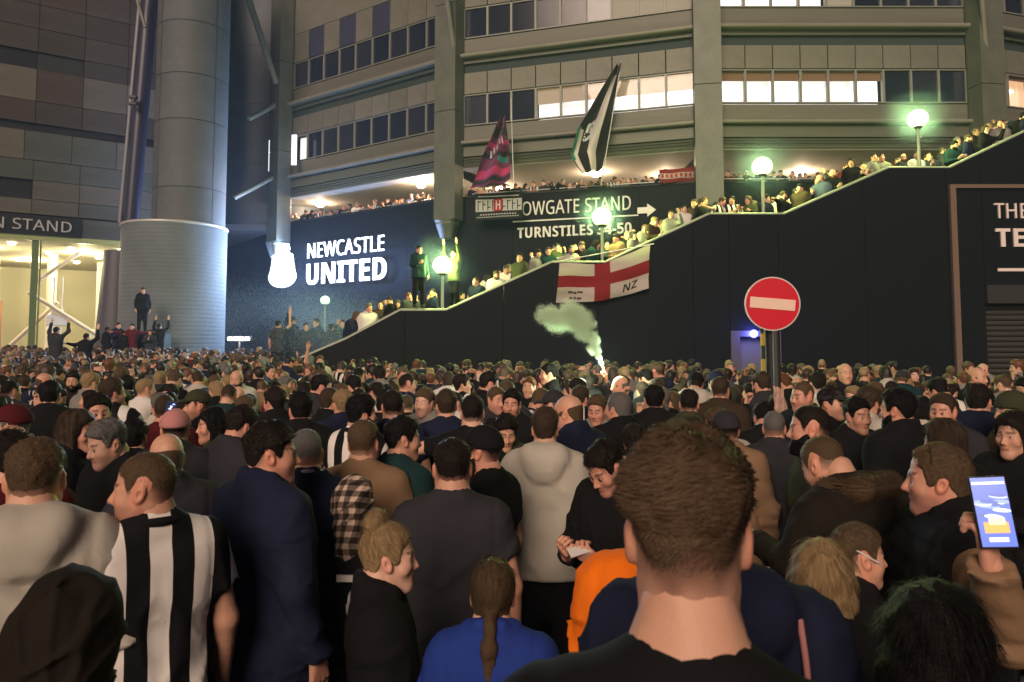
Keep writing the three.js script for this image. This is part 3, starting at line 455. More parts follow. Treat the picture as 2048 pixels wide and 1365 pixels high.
{ // thin smoke hanging in the air: round the lamps and, bluish, below the white sign
  const clouds = [[885, 531, 18.6, 0.6, 0.5, 40000], [1204, 434, 18.6, 0.5, 0.45, 32000], [1525, 333, 18.6, 0.6, 0.5, 40000], [1836, 238, 18.6, 0.6, 0.5, 40000], [560, 655, 25, 2.6, 1.1, 250000], [690, 680, 20.5, 1.6, 0.8, 120000]];
  const n = clouds.reduce((a, c) => a + c[5], 0), m = new THREE.MeshPhysicalMaterial({ roughness: 1, transmission: 0.45, thickness: 0 }); m.color.setRGB(0.42, 0.62, 0.86);
  const im = new THREE.InstancedMesh(new THREE.TetrahedronGeometry(0.0030), m, n), q = new THREE.Quaternion(), e = new THREE.Euler(), mm = new THREE.Matrix4(); let k = 0;
  const gs = () => (rnd() + rnd() + rnd() + rnd() - 2) * 1.0;
  for (const [u, v, d, sx, sy, c] of clouds) { const p = at(u, v, d); for (let i = 0; i < c;) { const x = p.x + gs() * sx, y = p.y + gs() * sy, z = p.z + gs() * sx; if (noise3(x * 1.1 / sx, y * 1.1 / sx, z * 1.1 / sx) < rr(-0.8, 0.35) || y < 0.1) continue; q.setFromEuler(e.set(rnd() * 6, rnd() * 6, 0)); const s = rr(0.6, 1.3) * (c < 50000 ? 0.65 : 1.15); im.setMatrixAt(k++, mm.compose(V(x, y, z), q, V(s, s, s))); i++; } }
  im.name = 'drifting_smoke'; im.userData = { label: 'thin drifting smoke around the globe lamps and below the white sign', category: 'smoke', kind: 'stuff' }; scene.add(im);
}

{ // a lit bar low in the distance and a pale sheet held by the traffic sign
  const l = thing('light_bar', 'small bright horizontal lamp bar low beyond the crowd, below the white crest', 'lamp'), p = at(478, 678, 29.5);
  part(l, 'housing', box(0.95, 0.22, 0.2, 0.03), M.dark, [p.x, p.y, p.z - 0.06]); for (let k = 0; k < 4; k++) part(l, 'lamp', box(0.2, 0.13, 0.1, 0.03), glow(1, 0.93, 0.85, 7), [p.x - 0.34 + k * 0.225, p.y, p.z + 0.06]);
  part(l, 'stand', box(0.06, p.y - 0.1, 0.06), M.dark, [p.x, (p.y - 0.1) / 2, p.z - 0.06]); point('lamp_light', V(p.x, p.y, p.z + 0.25), [1, 0.88, 0.76], 9, 6);
  const sheetT = canvasTex(64, 64, (c) => { c.fillStyle = '#c9a397'; c.fillRect(0, 0, 64, 64); dotty(c, 40, 0, 0, 64, 64, '#b98f84', 9); });
  cloth('card_sheet', 'pale pinkish sheet held upright beside the no entry post', 'sheet', [[[1546, 772], [1566, 778]], [[1548, 836], [1584, 842]]], [[6.3, 6.3], [6.3, 6.2]], sheetT, 8, 8, 0.02);
}
// ------------------------------------------------------------------ people: distance fields of tapered bones, meshed with surface nets
function net(f, lo, hi, cell) {
  const nx = Math.ceil((hi[0] - lo[0]) / cell) + 1, ny = Math.ceil((hi[1] - lo[1]) / cell) + 1, nz = Math.ceil((hi[2] - lo[2]) / cell) + 1, sx = 1, sy = nx, sz = nx * ny, val = new Float32Array(nx * ny * nz), BK = 4;
  for (let bz = 0; bz < nz; bz += BK) for (let by = 0; by < ny; by += BK) for (let bx = 0; bx < nx; bx += BK) {
    const ex = Math.min(bx + BK, nx), ey = Math.min(by + BK, ny), ez = Math.min(bz + BK, nz), h = (BK - 1) / 2;
    const c = f(lo[0] + (bx + h) * cell, lo[1] + (by + h) * cell, lo[2] + (bz + h) * cell), far = Math.abs(c) > cell * BK * 1.35;
    for (let z = bz; z < ez; z++) for (let y = by; y < ey; y++) for (let x = bx; x < ex; x++) val[x + y * sy + z * sz] = far ? c : f(lo[0] + x * cell, lo[1] + y * cell, lo[2] + z * cell);
  }
  const id = new Int32Array(nx * ny * nz).fill(-1), pos = [], idx = [], off = [0, sx, sy, sx + sy, sz, sx + sz, sy + sz, sx + sy + sz];
  const E = [[0, 1], [2, 3], [4, 5], [6, 7], [0, 2], [1, 3], [4, 6], [5, 7], [0, 4], [1, 5], [2, 6], [3, 7]];
  for (let z = 0; z < nz - 1; z++) for (let y = 0; y < ny - 1; y++) for (let x = 0; x < nx - 1; x++) {
    const b = x + y * sy + z * sz; let m = 0; for (let k = 0; k < 8; k++) if (val[b + off[k]] < 0) m |= 1 << k;
    if (m === 0 || m === 255) continue;
    let X = 0, Y = 0, Z = 0, n = 0;
    for (const [p, q] of E) if (((m >> p) & 1) !== ((m >> q) & 1)) {
      const a = val[b + off[p]], c = val[b + off[q]], t = a / (a - c);
      X += (p & 1) + t * ((q & 1) - (p & 1)); Y += ((p >> 1) & 1) + t * (((q >> 1) & 1) - ((p >> 1) & 1)); Z += (p >> 2) + t * ((q >> 2) - (p >> 2)); n++;
    }
    id[b] = pos.length / 3; pos.push(lo[0] + (x + X / n) * cell, lo[1] + (y + Y / n) * cell, lo[2] + (z + Z / n) * cell);
  }
  const quad = (a, b, c, d, flip) => { if (a < 0 || b < 0 || c < 0 || d < 0) return; if (flip) idx.push(a, c, b, a, d, c); else idx.push(a, b, c, a, c, d); };
  for (let z = 1; z < nz - 1; z++) for (let y = 1; y < ny - 1; y++) for (let x = 1; x < nx - 1; x++) {
    const b = x + y * sy + z * sz, i0 = val[b] < 0;
    if (i0 !== val[b + sx] < 0) quad(id[b - sy - sz], id[b - sz], id[b], id[b - sy], !i0);
    if (i0 !== val[b + sy] < 0) quad(id[b - sx - sz], id[b - sx], id[b], id[b - sz], i0 ? false : true);
    if (i0 !== val[b + sz] < 0) quad(id[b - sx - sy], id[b - sx], id[b], id[b - sy], i0);
  }
  return { pos, idx };
}
// y edges wind the other way round from x and z edges
function surfGeo(parts, color) { // parts: {pos, idx, col?}; one geometry
  let n = 0, m = 0; for (const p of parts) { n += p.pos.length; m += p.idx.length; }
  const P = new Float32Array(n), I = new Uint32Array(m), Cc = color ? new Float32Array(n) : null; let a = 0, b = 0;
  for (const p of parts) { P.set(p.pos, a); if (Cc) { if (p.col) Cc.set(p.col, a); else Cc.fill(0.935, a, a + p.pos.length); } for (let i = 0; i < p.idx.length; i++) I[b + i] = p.idx[i] + a / 3; a += p.pos.length; b += p.idx.length; }
  const g = new THREE.BufferGeometry(); g.setAttribute('position', new THREE.BufferAttribute(P, 3)); g.setIndex(new THREE.BufferAttribute(I, 1)); if (Cc) g.setAttribute('color', new THREE.BufferAttribute(Cc, 3));
  g.computeVertexNormals();
  const uv = new Float32Array(n / 3 * 2); for (let i = 0; i < n / 3; i++) { uv[2 * i] = P[3 * i] + P[3 * i + 2] * 0.7; uv[2 * i + 1] = P[3 * i + 1] + P[3 * i + 2] * 0.3; } g.setAttribute('uv', new THREE.BufferAttribute(uv, 2));
  return g;
}
const xf = (s, m) => { const v = V(), pos = new Array(s.pos.length); for (let i = 0; i < s.pos.length; i += 3) { v.set(s.pos[i], s.pos[i + 1], s.pos[i + 2]).applyMatrix4(m); pos[i] = v.x; pos[i + 1] = v.y; pos[i + 2] = v.z; } return { pos, idx: s.idx, col: s.col }; };
const flipX = (s) => { const pos = s.pos.slice(); for (let i = 0; i < pos.length; i += 3) pos[i] = -pos[i]; const idx = s.idx.slice(); for (let i = 0; i < idx.length; i += 3) { const t = idx[i + 1]; idx[i + 1] = idx[i + 2]; idx[i + 2] = t; } return { pos, idx, col: s.col }; };
// a bone: from a to b, radii, k = how far it melts into its neighbours, sz = depth squash, flat = cut square at its end
function bones(list) {
  const A = list.map(({ a, b, r, r2 = r, k = 0.04, sz = 1, flat = 0, ell }) => { const bx = b[0] - a[0], by = b[1] - a[1], bz = (b[2] - a[2]) / sz, L2 = bx * bx + by * by + bz * bz; return { ax: a[0], ay: a[1], az: a[2], bx, by, bz, inv: L2 > 1e-9 ? 1 / L2 : 0, L: Math.sqrt(L2), r, dr: r2 - r, k, is: 1 / sz, s: Math.min(1, sz), flat }; });
  return (x, y, z) => {
    let d = 1e3;
    for (let i = 0; i < A.length; i++) {
      const q = A[i], px = x - q.ax, py = y - q.ay, pz = (z - q.az) * q.is, hu = (px * q.bx + py * q.by + pz * q.bz) * q.inv, h = hu < 0 ? 0 : hu > 1 ? 1 : hu, ex = px - h * q.bx, ey = py - h * q.by, ez = pz - h * q.bz;
      let e = (Math.sqrt(ex * ex + ey * ey + ez * ez) - q.r - h * q.dr) * q.s;
      if (q.flat) { const c = (hu - 1) * q.L; if (c > e) e = c; }
      const k = q.k, t = k - Math.abs(d - e); d = (d < e ? d : e) - (t > 0 ? t * t * 0.25 / k : 0);
    }
    return d;
  };
}
const ellip = (c, r) => (x, y, z) => { const X = (x - c[0]) / r[0], Y = (y - c[1]) / r[1], Z = (z - c[2]) / r[2], k0 = Math.sqrt(X * X + Y * Y + Z * Z); if (k0 < 1e-4) return -Math.min(...r); const a = X / r[0], b = Y / r[1], g = Z / r[2]; return k0 * (k0 - 1) / Math.sqrt(a * a + b * b + g * g); };
const smin = (a, b, k) => { const t = k - Math.abs(a - b); return Math.min(a, b) - (t > 0 ? t * t * 0.25 / k : 0); }, smax = (a, b, k) => -smin(-a, -b, k);

// ---- heads: origin midway between the ears, y up, z to the face
function headFields(o) { // o: w width, j jaw, n nose, f full face
  const { w = 1, j = 1, n = 1, f = 0 } = o;
  const cran = ellip([0, 0.035, -0.014], [0.0755 * w, 0.088, 0.097]), jaw = ellip([0, -0.042, 0.022], [(0.056 + f * 0.008) * w * j, 0.078, 0.068]);
  const sk = bones([{ a: [-0.048 * w * j, -0.055, 0], b: [-0.016, -0.098 - f * 0.004, 0.056], r: 0.022, k: 0.03 }, { a: [0.048 * w * j, -0.055, 0], b: [0.016, -0.098 - f * 0.004, 0.056], r: 0.022, k: 0.03 }, { a: [0, -0.1, 0.058], b: [0, -0.1, 0.06], r: 0.022, k: 0.03 }, { a: [-0.036, -0.022, 0.056], b: [-0.04, -0.03, 0.05], r: 0.027, k: 0.03 }, { a: [0.036, -0.022, 0.056], b: [0.04, -0.03, 0.05], r: 0.027, k: 0.03 }]);
  const neck = bones([{ a: [0, -0.03, -0.03], b: [0, -0.22, -0.042], r: (0.060 + f * 0.008) * (o.j < 0.9 ? 0.86 : o.nk ?? 1), r2: (0.066 + f * 0.008) * (o.j < 0.9 ? 0.88 : o.nk ?? 1), k: 0.03 }, { a: [-0.045, -0.1, -0.01], b: [-0.02, -0.2, 0.0], r: 0.018, k: 0.03 }, { a: [0.045, -0.1, -0.01], b: [0.02, -0.2, 0.0], r: 0.018, k: 0.03 }]);
  const skull = (x, y, z) => smin(smin(cran(x, y, z), smin(jaw(x, y, z), sk(x, y, z), 0.02), 0.035), neck(x, y, z), 0.03);
  const brow = bones([{ a: [-0.034, 0.016, 0.071], b: [-0.008, 0.016, 0.079], r: 0.0105, k: 0.012 }, { a: [0.008, 0.016, 0.079], b: [0.034, 0.016, 0.071], r: 0.0105, k: 0.012 }]);
  const nose = bones([{ a: [0, 0.008, 0.082], b: [0, -0.034, 0.0985 + 0.006 * n], r: 0.0068, r2: 0.0098 * n, k: 0.012 }, { a: [-0.010, -0.038, 0.094], b: [-0.011, -0.038, 0.092], r: 0.0074 * n, k: 0.008 }, { a: [0.010, -0.038, 0.094], b: [0.011, -0.038, 0.092], r: 0.0074 * n, k: 0.008 }]);
  const lips = bones([{ a: [-0.021, -0.066, 0.076], b: [0, -0.063, 0.0855], r: 0.005, k: 0.006 }, { a: [0.021, -0.066, 0.076], b: [0, -0.063, 0.0855], r: 0.005, k: 0.006 }, { a: [-0.017, -0.075, 0.077], b: [0.017, -0.075, 0.077], r: 0.006, k: 0.006 }]);
  const head = (x, y, z) => {
    let d = skull(x, y, z); const ax = Math.abs(x);
    if (d > 0.05) return Math.min(d - 0.0, 1);
    d = smin(d, brow(x, y, z), 0.015);
    const so = Math.hypot(ax - 0.031, y - 0.0, z - 0.0945) - 0.017; d = smax(d, -so, 0.014);
    const eye = Math.hypot(ax - 0.0305, y - 0.0005, z - 0.0705) - 0.0128; d = smin(d, eye, 0.004);
    d = smin(d, nose(x, y, z), 0.010); d = smin(d, lips(x, y, z), 0.005);
    const ex = ax - 0.0775 * w, ey = y + 0.004, ez = z + 0.012 + 0.25 * (y + 0.004), ear = (Math.hypot(ex / 0.011, ey / 0.032, ez / 0.0195) - 1) * 0.011, con = Math.hypot(ex - 0.011, ey * 0.7, ez - 0.002) - 0.010;
    d = smin(d, smax(ear, -con, 0.004), 0.006); return d;
  };
  return { head, skull, cran, w };
}
const fadeW = (z) => lerp(0.062, 0.010, sst(-0.03, 0.055, z));
function headColors(s, o, tone) { // lips, brows, eyes and beard shadow as the face's own colours
  const col = new Float32Array(s.pos.length).fill(1);
  for (let i = 0; i < s.pos.length; i += 3) {
    const x = s.pos[i], y = s.pos[i + 1], z = s.pos[i + 2], ax = Math.abs(x); let r = 1, g = 1, b = 1; const mix = (R, G, B, t) => { r = lerp(r, R, t); g = lerp(g, G, t); b = lerp(b, B, t); };
    const n = 0.93 + 0.1 * noise3(x * 60, y * 60, z * 60); r *= n; g *= n; b *= n;
    if (z > 0.02) mix(1.03, 0.86, 0.82, 0.7 * Math.exp(-(((ax - 0.042) / 0.02) ** 2 + ((y + 0.03) / 0.02) ** 2)) + 0.5 * Math.exp(-((x / 0.014) ** 2 + ((y + 0.035) / 0.014) ** 2)));
    if (ax > 0.073) mix(1.04, 0.78, 0.74, 0.6); else if (tone >= 0) { const wd = fadeW(z), sN = o.lady ? 0 : 0.012 * noise3(x * 45, y * 45, z * 45), f = sst(-0.35 * wd, wd, y - hairLine(z) + sN) * (ax > 0.074 ? 0.7 : 1), k = tone === 2 ? 0.34 : tone === 1 ? 0.2 : 0.05; mix(k, k * 0.96, k * 1.0, 0.96 * f); }
    if (o.stubble && y < -0.03 && z > -0.03) mix(0.56, 0.54, 0.58, o.stubble * sst(-0.03, -0.055, y) * sst(-0.03, 0.0, z) * sst(-0.15, -0.12, y));
    if (z > 0.07 && Math.abs(y + 0.069) < 0.0115 && ax < 0.024) mix(0.85, 0.6, 0.58, 0.7);
    if (z > 0.072 && Math.abs(y + 0.0695) < 0.0024 && ax < 0.022) mix(0.3, 0.16, 0.15, 0.8);
    if (z > 0.05 && Math.abs(y - 0.0225 - 0.1 * (0.03 - Math.abs(ax - 0.03))) < 0.0055 && ax > 0.011 && ax < 0.05) mix(0.2, 0.17, 0.17, 0.85);
    const ed = Math.hypot((ax - 0.0305) / 0.0125, (y - 0.0000) / 0.0040); if (z > 0.066 && ed < 1) { const ir = Math.hypot(ax - 0.0305, y - 0.0005); if (ir < 0.0052) { r = 0.05; g = 0.06; b = 0.08; } else { r = 1.2; g = 1.7; b = 2.1; } } else if (z > 0.066 && ed < 1.4) mix(0.4, 0.33, 0.32, 0.7);
    col[i] = r; col[i + 1] = g; col[i + 2] = b;
  }
  s.col = col; return s;
}
// ---- hair: the skull grown by a thickness that runs out at the hairline
const hairLine = (z, fr = 0) => z > 0.05 ? lerp(0.045, 0.066 + fr, sst(0.05, 0.085, z)) : z > 0.03 ? lerp(-0.016, 0.045, sst(0.03, 0.05, z)) : z > -0.035 ? -0.016 + 0.022 * Math.max(0, 1 - ((z + 0.014) / 0.026) ** 2) : lerp(-0.016, -0.066, sst(-0.035, -0.078, z));
const STYLES = { crop: [0.013, 0.005, 0.004, 70], buzz: [0.004, 0.002, 0.0012, 140], short: [0.018, 0.007, 0.006, 46], messy: [0.022, 0.004, 0.006, 30], curly: [0.022, 0.011, 0.008, 48], thick: [0.021, 0.010, 0.006, 45], receding: [0.010, 0.008, 0.003, 80], bald: [-0.004, 0.0035, 0.001, 120], long: [0.018, 0.014, 0.006, 40], bun: [0.007, 0.005, 0.003, 60], pony: [0.013, 0.010, 0.003, 50], bob: [0.016, 0.016, 0.006, 40] };
function hairField(hf, style, seed) {
  const [top, side, amp, fq] = STYLES[style], lady = style === 'long' || style === 'bun' || style === 'pony' || style === 'bob';
  const add = style === 'long' ? bones([{ a: [-0.05, -0.02, -0.05], b: [-0.06, -0.25, -0.05], r: 0.045, r2: 0.03, k: 0.05 }, { a: [0.05, -0.02, -0.05], b: [0.06, -0.25, -0.05], r: 0.045, r2: 0.03, k: 0.05 }, { a: [0, -0.02, -0.07], b: [0, -0.28, -0.095], r: 0.06, r2: 0.04, k: 0.05 }, { a: [-0.076, 0.02, 0.0], b: [-0.075, -0.16, 0.0], r: 0.018, r2: 0.016, k: 0.03 }, { a: [0.076, 0.02, 0.0], b: [0.075, -0.16, 0.0], r: 0.018, r2: 0.016, k: 0.03 }])
    : style === 'bob' ? bones([{ a: [-0.055, -0.02, -0.04], b: [-0.055, -0.11, -0.045], r: 0.045, r2: 0.04, k: 0.05 }, { a: [0.055, -0.02, -0.04], b: [0.055, -0.11, -0.045], r: 0.045, r2: 0.04, k: 0.05 }, { a: [0, -0.02, -0.07], b: [0, -0.12, -0.075], r: 0.055, r2: 0.045, k: 0.05 }])
    : style === 'bun' ? bones([{ a: [0, 0.135, -0.055], b: [0.008, 0.142, -0.05], r: 0.036, k: 0.015 }, { a: [-0.02, 0.13, -0.07], b: [0.024, 0.138, -0.03], r: 0.026, k: 0.02 }])
    : style === 'pony' ? bones([{ a: [0, -0.03, -0.11], b: [0, -0.06, -0.135], r: 0.024, r2: 0.02, k: 0.02 }, { a: [0, -0.06, -0.135], b: [0.004, -0.13, -0.14], r: 0.020, r2: 0.026, k: 0.02 }, { a: [0.004, -0.13, -0.14], b: [0.008, -0.34, -0.128], r: 0.026, r2: 0.010, k: 0.02 }]) : null;
  return (x, y, z) => {
    const base = hf.skull(x, y, z); if (base > 0.12) return base - 0.05;
    const lineUp = style === 'receding' ? 0.03 : style === 'bald' ? 0.06 : 0, wd = fadeW(z), fade = style === 'crop' || style === 'short' || style === 'messy' || style === 'buzz';
    const L = hairLine(z, lineUp) + (lady ? -0.03 * sst(-0.03, -0.075, z) : fade ? 0.30 * wd * (style === 'short' ? 0.5 : 1) : 0) + 0.004 * noise3(x * 50 + seed, 3, z * 50), s = fade ? sst(-0.2 * wd, style === 'short' ? wd : 1.4 * wd, y - L) : sst(-0.012, 0.016, y - L);
    let t = lerp(side, top, sst(0.012, 0.088, y)); if (style === 'bald') t = lerp(side, -0.007, sst(0.025, 0.065, y + 0.25 * (z + 0.06))); if (style === 'receding' && z > 0.02 && y > 0.06 && Math.abs(x) > 0.025) t = 0.001;
    const nz = Math.min(amp, Math.max(0, t) * 0.7) * (noise3(x * fq + seed, y * fq * 0.7, z * fq) + 0.5 * noise3(x * fq * 2.3, y * fq * 1.6 + seed, z * fq * 2.3));
    let d = base - lerp(fade ? -0.0035 : -0.007, t, s) - nz * s * sst(-0.05, 0.03, y) - nz * 0.25 * s;
    if (add) d = smin(d, add(x, y, z) - nz, 0.02); return d;
  };
}
const beardField = (hf, len, seed) => (x, y, z) => { const base = hf.skull(x, y, z); if (base > 0.1) return base - 0.04; const L = lerp(-0.012, -0.048, sst(0.01, 0.075, z)), s = sst(0.006, -0.016, y - L) * sst(-0.012, 0.012, z) * sst(-0.150, -0.125, y), lip = Math.hypot(x / 0.024, (y + 0.069) / 0.011) < 1 && z > 0.06 ? 1 : 0; return base - lerp(-0.008, len, s * (1 - lip)) - 0.004 * noise3(x * 80 + seed, y * 80, z * 80) * s; };
const hoodField = (hf) => { const op = ellip([0, -0.02, 0.12], [0.062, 0.1, 0.075]), dr = bones([{ a: [0, 0.04, -0.045], b: [0, -0.17, -0.055], r: 0.088, r2: 0.106, k: 0.04 }, { a: [0, 0.1, -0.02], b: [0, 0.125, -0.09], r: 0.05, r2: 0.03, k: 0.06 }]); return (x, y, z) => smax(smin(hf.cran(x, y, z) - 0.03, dr(x, y, z), 0.05) - 0.016 * noise3(x * 9, y * 8, z * 9) - 0.012 * (1 - Math.min(1, 3 * Math.abs(noise3(x * 9 + 4, y * 15 + x * 8, z * 8)))) - 0.006 * Math.exp(-((x / 0.009) ** 2)), -op(x, y, z), 0.02); };
const capField = (hf, kind) => { if (kind === 'hood') return hoodField(hf); const vis = ellip([0, 0.048, 0.105], [0.072, 0.012, 0.075]), pom = kind === 'bobble' ? ellip([0, 0.16, -0.03], [0.035, 0.035, 0.035]) : null; return (x, y, z) => { let d = hf.cran(x, y, z) - 0.017 - (kind !== 'cap' ? 0.004 * Math.sin(Math.atan2(x, z) * 30) * 0.6 + 0.004 : 0); d = smax(d, (kind === 'cap' ? 0.034 : 0.018) + (z > 0 ? 0.008 : -0.01) - y, 0.006); if (kind === 'cap') d = smin(d, vis(x, y + 0.10 * (z - 0.06), z), 0.006); if (pom) d = smin(d, pom(x, y, z), 0.01); return d; }; };
const HAIRLO = [-0.16, -0.36, -0.22], HAIRHI = [0.16, 0.2, 0.15];
function strands(s, n, len, wid, style, seed) { // thin tapering locks rooted on the hair surface
  const lady = ['long', 'bob', 'bun', 'pony'].includes(style), g = surfGeo([s]), P = g.attributes.position, N = g.attributes.normal, pos = [], idx = [], p = V(), q = V(), nn = V(), t = V(), side = V();
  for (let k = 0; k < n; k++) {
    const i = Math.floor(hash(k, seed, 5) * P.count); p.fromBufferAttribute(P, i); nn.fromBufferAttribute(N, i);
    const up = style === 'messy' ? 0.10 : style === 'curly' ? 0.6 : lenUp[style] ?? 0.3, low = sst(-0.05, 0.06, p.y), L = len * (0.5 + hash(k, 2, seed)) * lerp(style === 'messy' ? 0.16 : 0.35, 1, low);
    const flow = style === 'bun' ? V(0, 0.135, -0.055).sub(p).add(V(0, -0.02, 0)) : style === 'pony' && p.y > -0.05 ? V(0, -0.03, -0.12).sub(p) : lady ? V(p.x * 2, -1, p.z > 0.03 ? -0.5 : -0.05) : V(p.x * 1.2, p.y < 0.05 ? -1 : -0.15, p.y < 0.05 ? -0.25 : 0.7);
    if (style === 'messy') { const k = noise3(p.x * 16, p.y * 16, p.z * 16 + seed), k2 = noise3(p.x * 16 + 9, p.y * 16, p.z * 16); flow.set(0.55 + k * 1.0 + p.x * 3, p.y < 0.03 ? -1 : 0.1 * k2, 0.5 * k2 - 0.2); }
    flow.normalize();
    t.copy(flow).addScaledVector(nn, -flow.dot(nn)).normalize().addScaledVector(nn, up).add(V(hash(k, 3, 1) - 0.5, hash(k, 4, 1) - 0.5, hash(k, 5, 1) - 0.5).multiplyScalar(lady ? 0.12 : style === 'messy' ? 0.25 : 0.4)).normalize();
    side.crossVectors(t, nn).normalize().multiplyScalar(wid * (0.6 + 0.8 * hash(k, 6, 2))); const b = pos.length / 3;
    q.copy(p).addScaledVector(nn, -0.002); pos.push(q.x - side.x, q.y - side.y, q.z - side.z, q.x + side.x, q.y + side.y, q.z + side.z);
    q.copy(p).addScaledVector(t, L * 0.55).addScaledVector(nn, 0.1 * L); pos.push(q.x - side.x * 0.8, q.y - side.y * 0.8, q.z - side.z * 0.8, q.x + side.x * 0.8, q.y + side.y * 0.8, q.z + side.z * 0.8);
    q.copy(p).addScaledVector(t, L).addScaledVector(flow, L * 0.15); pos.push(q.x, q.y, q.z);
    idx.push(b, b + 1, b + 3, b, b + 3, b + 2, b + 2, b + 3, b + 4);
  }
  return { pos, idx };
}
const lenUp = { crop: 0.7, buzz: 0.9, short: 0.45, thick: 0.35, receding: 0.4, bald: 0.8, long: 0.02, bun: 0.03, pony: 0.02, bob: 0.02 };

// ---- hands: origin at the wrist, y along the fingers, z out of the palm, thumb towards +x
function handShape(grip, cell) {
  const L = [0.072, 0.08, 0.074, 0.058], X = [0.030, 0.010, -0.011, -0.031], bs = [];
  X.forEach((x, i) => { bs.push({ a: [x * 0.45, 0.0, 0], b: [x, 0.088 - Math.abs(x - 0.008) * 0.2, 0], r: 0.0175, r2: 0.0115, k: 0.012 }); });
  X.forEach((x, i) => { let p = [x, 0.088 - Math.abs(x - 0.008) * 0.2, 0], a = grip * 0.55; for (const f of [0.45, 0.32, 0.23]) { const q = [p[0] + x * 0.12 * f * (1 - grip), p[1] + Math.cos(a) * L[i] * f, p[2] + Math.sin(a) * L[i] * f]; bs.push({ a: p, b: q, r: 0.0095 - 0.001 * (1 - f), r2: 0.0085, k: 0.003 }); p = q; a += grip * 0.95 + 0.1; } });
  bs.push({ a: [0.018, 0.022, 0.006], b: [0.046, 0.058, 0.014 + 0.012 * grip], r: 0.0155, r2: 0.011, k: 0.012 }, { a: [0.046, 0.058, 0.014 + 0.012 * grip], b: [0.054 - 0.014 * grip, 0.092, 0.02 + 0.03 * grip], r: 0.0105, r2: 0.0085, k: 0.003 });
  return net(bones(bs), [-0.065, -0.03, -0.04], [0.085, 0.2, 0.1], cell);
}
// ---- poses: elbow and wrist of each arm in the body's own axes (x to the left arm is +), y up, z forward, for a 1.75 m body
const ARMS = { down: [[0.235, 1.14, -0.03], [0.25, 0.90, 0.05], [0, -1, 0.15], [-1, 0, 0]], pocket: [[0.275, 1.15, -0.07], [0.19, 0.95, 0.10], [-0.3, -1, 0.3], [-1, 0, 0]], hold: [[0.235, 1.15, 0.04], [0.085, 1.20, 0.27], [-0.3, 0.55, 0.8], [-0.5, 0.7, -0.4]], phone: [[0.25, 1.36, 0.24], [0.17, 1.58, 0.36], [-0.1, 1, 0.1], [-0.8, 0, -0.5]], up: [[0.30, 1.58, 0.12], [0.26, 1.85, 0.16], [0, 1, 0.1], [-0.3, 0, 1]], around: [[0.40, 1.36, 0.03], [0.64, 1.42, -0.02], [1, 0, 0.1], [0, -1, 0]], clap: [[0.24, 1.18, 0.06], [0.04, 1.30, 0.30], [-0.2, 0.8, 0.6], [-1, 0, 0]], front: [[0.21, 1.22, 0.12], [0.10, 1.27, 0.36], [0.0, 0.1, 1], [-0.6, -0.5, 0]], back: [[0.25, 1.15, -0.09], [0.16, 0.98, -0.17], [-0.8, -0.5, 0], [0, 0, -1]], phonewide: [[0.40, 1.24, 0.0], [0.53, 1.47, 0.09], [0, 1, 0.1], [-0.6, 0, 0.6]], flare: [[0.27, 1.38, 0.14], [0.11, 1.64, 0.17], [-0.2, 1, 0.1], [-0.4, 0, 0.9]], rail: [[0.26, 1.22, 0.16], [0.16, 1.10, 0.36], [-0.4, 0.0, 0.9], [0, -1, 0]] };
const SKIN = [[0.62, 0.34, 0.235], [0.55, 0.29, 0.20], [0.66, 0.39, 0.29], [0.38, 0.19, 0.12], [0.62, 0.31, 0.22]].map((c) => mat(...c, 0.52, 0, { vertexColors: true, bumpMap: tex(grainTex, 9, 9), bumpScale: 0.0005 }));
const HAIRC = { warm: [0.105, 0.068, 0.042], black: [0.007, 0.006, 0.006], dark: [0.014, 0.010, 0.008], brown: [0.045, 0.030, 0.020], fair: [0.085, 0.056, 0.032], blonde: [0.27, 0.185, 0.095], grey: [0.12, 0.115, 0.11], ginger: [0.12, 0.05, 0.022], white: [0.5, 0.48, 0.45] };
const hairMat = Object.fromEntries(Object.entries(HAIRC).map(([k, c]) => [k, mat(...c, 0.55, 0, { specularIntensity: 0.28, bumpMap: tex(grainTex, 14, 14), bumpScale: 0.003, side: THREE.DoubleSide })]));
const CLOTH = { black: [0.010, 0.010, 0.011], navy: [0.014, 0.018, 0.042], charcoal: [0.032, 0.032, 0.038], grey: [0.21, 0.20, 0.185], white: [0.66, 0.63, 0.60], pale: [0.46, 0.43, 0.37], tan: [0.25, 0.155, 0.092], olive: [0.045, 0.048, 0.028], blue: [0.02, 0.045, 0.25], maroon: [0.085, 0.012, 0.016], orange: [0.95, 0.20, 0.012], teal: [0.012, 0.035, 0.038], brown: [0.045, 0.030, 0.020], pink: [0.5, 0.22, 0.22], denim: [0.06, 0.075, 0.13], yellow: [0.6, 0.45, 0.05], umber: [0.018, 0.014, 0.011], purple: [0.12, 0.08, 0.17] };
const bumpC = { bumpMap: tex(weaveTex, 18, 18), bumpScale: 0.0012 };
const clothMat = Object.fromEntries(Object.entries(CLOTH).map(([k, c]) => [k, mat(...c, 0.9, 0, bumpC)]));
const stripeM = mat(1, 1, 1, 0.85, 0, { map: (() => { const t = noiseTex(64, (u) => { const w = (u % 1) < 0.5; return w ? [0.86, 0.84, 0.82] : [0.09, 0.09, 0.1]; }, true); t.repeat.set(7.7, 1); t.offset.set(0.25, 0); return t; })() });
const scarfM = mat(1, 1, 1, 0.95, 0, { map: noiseTex(64, (u) => (u * 14) % 1 < 0.5 ? [0.8, 0.78, 0.76] : [0.06, 0.06, 0.065], true) });
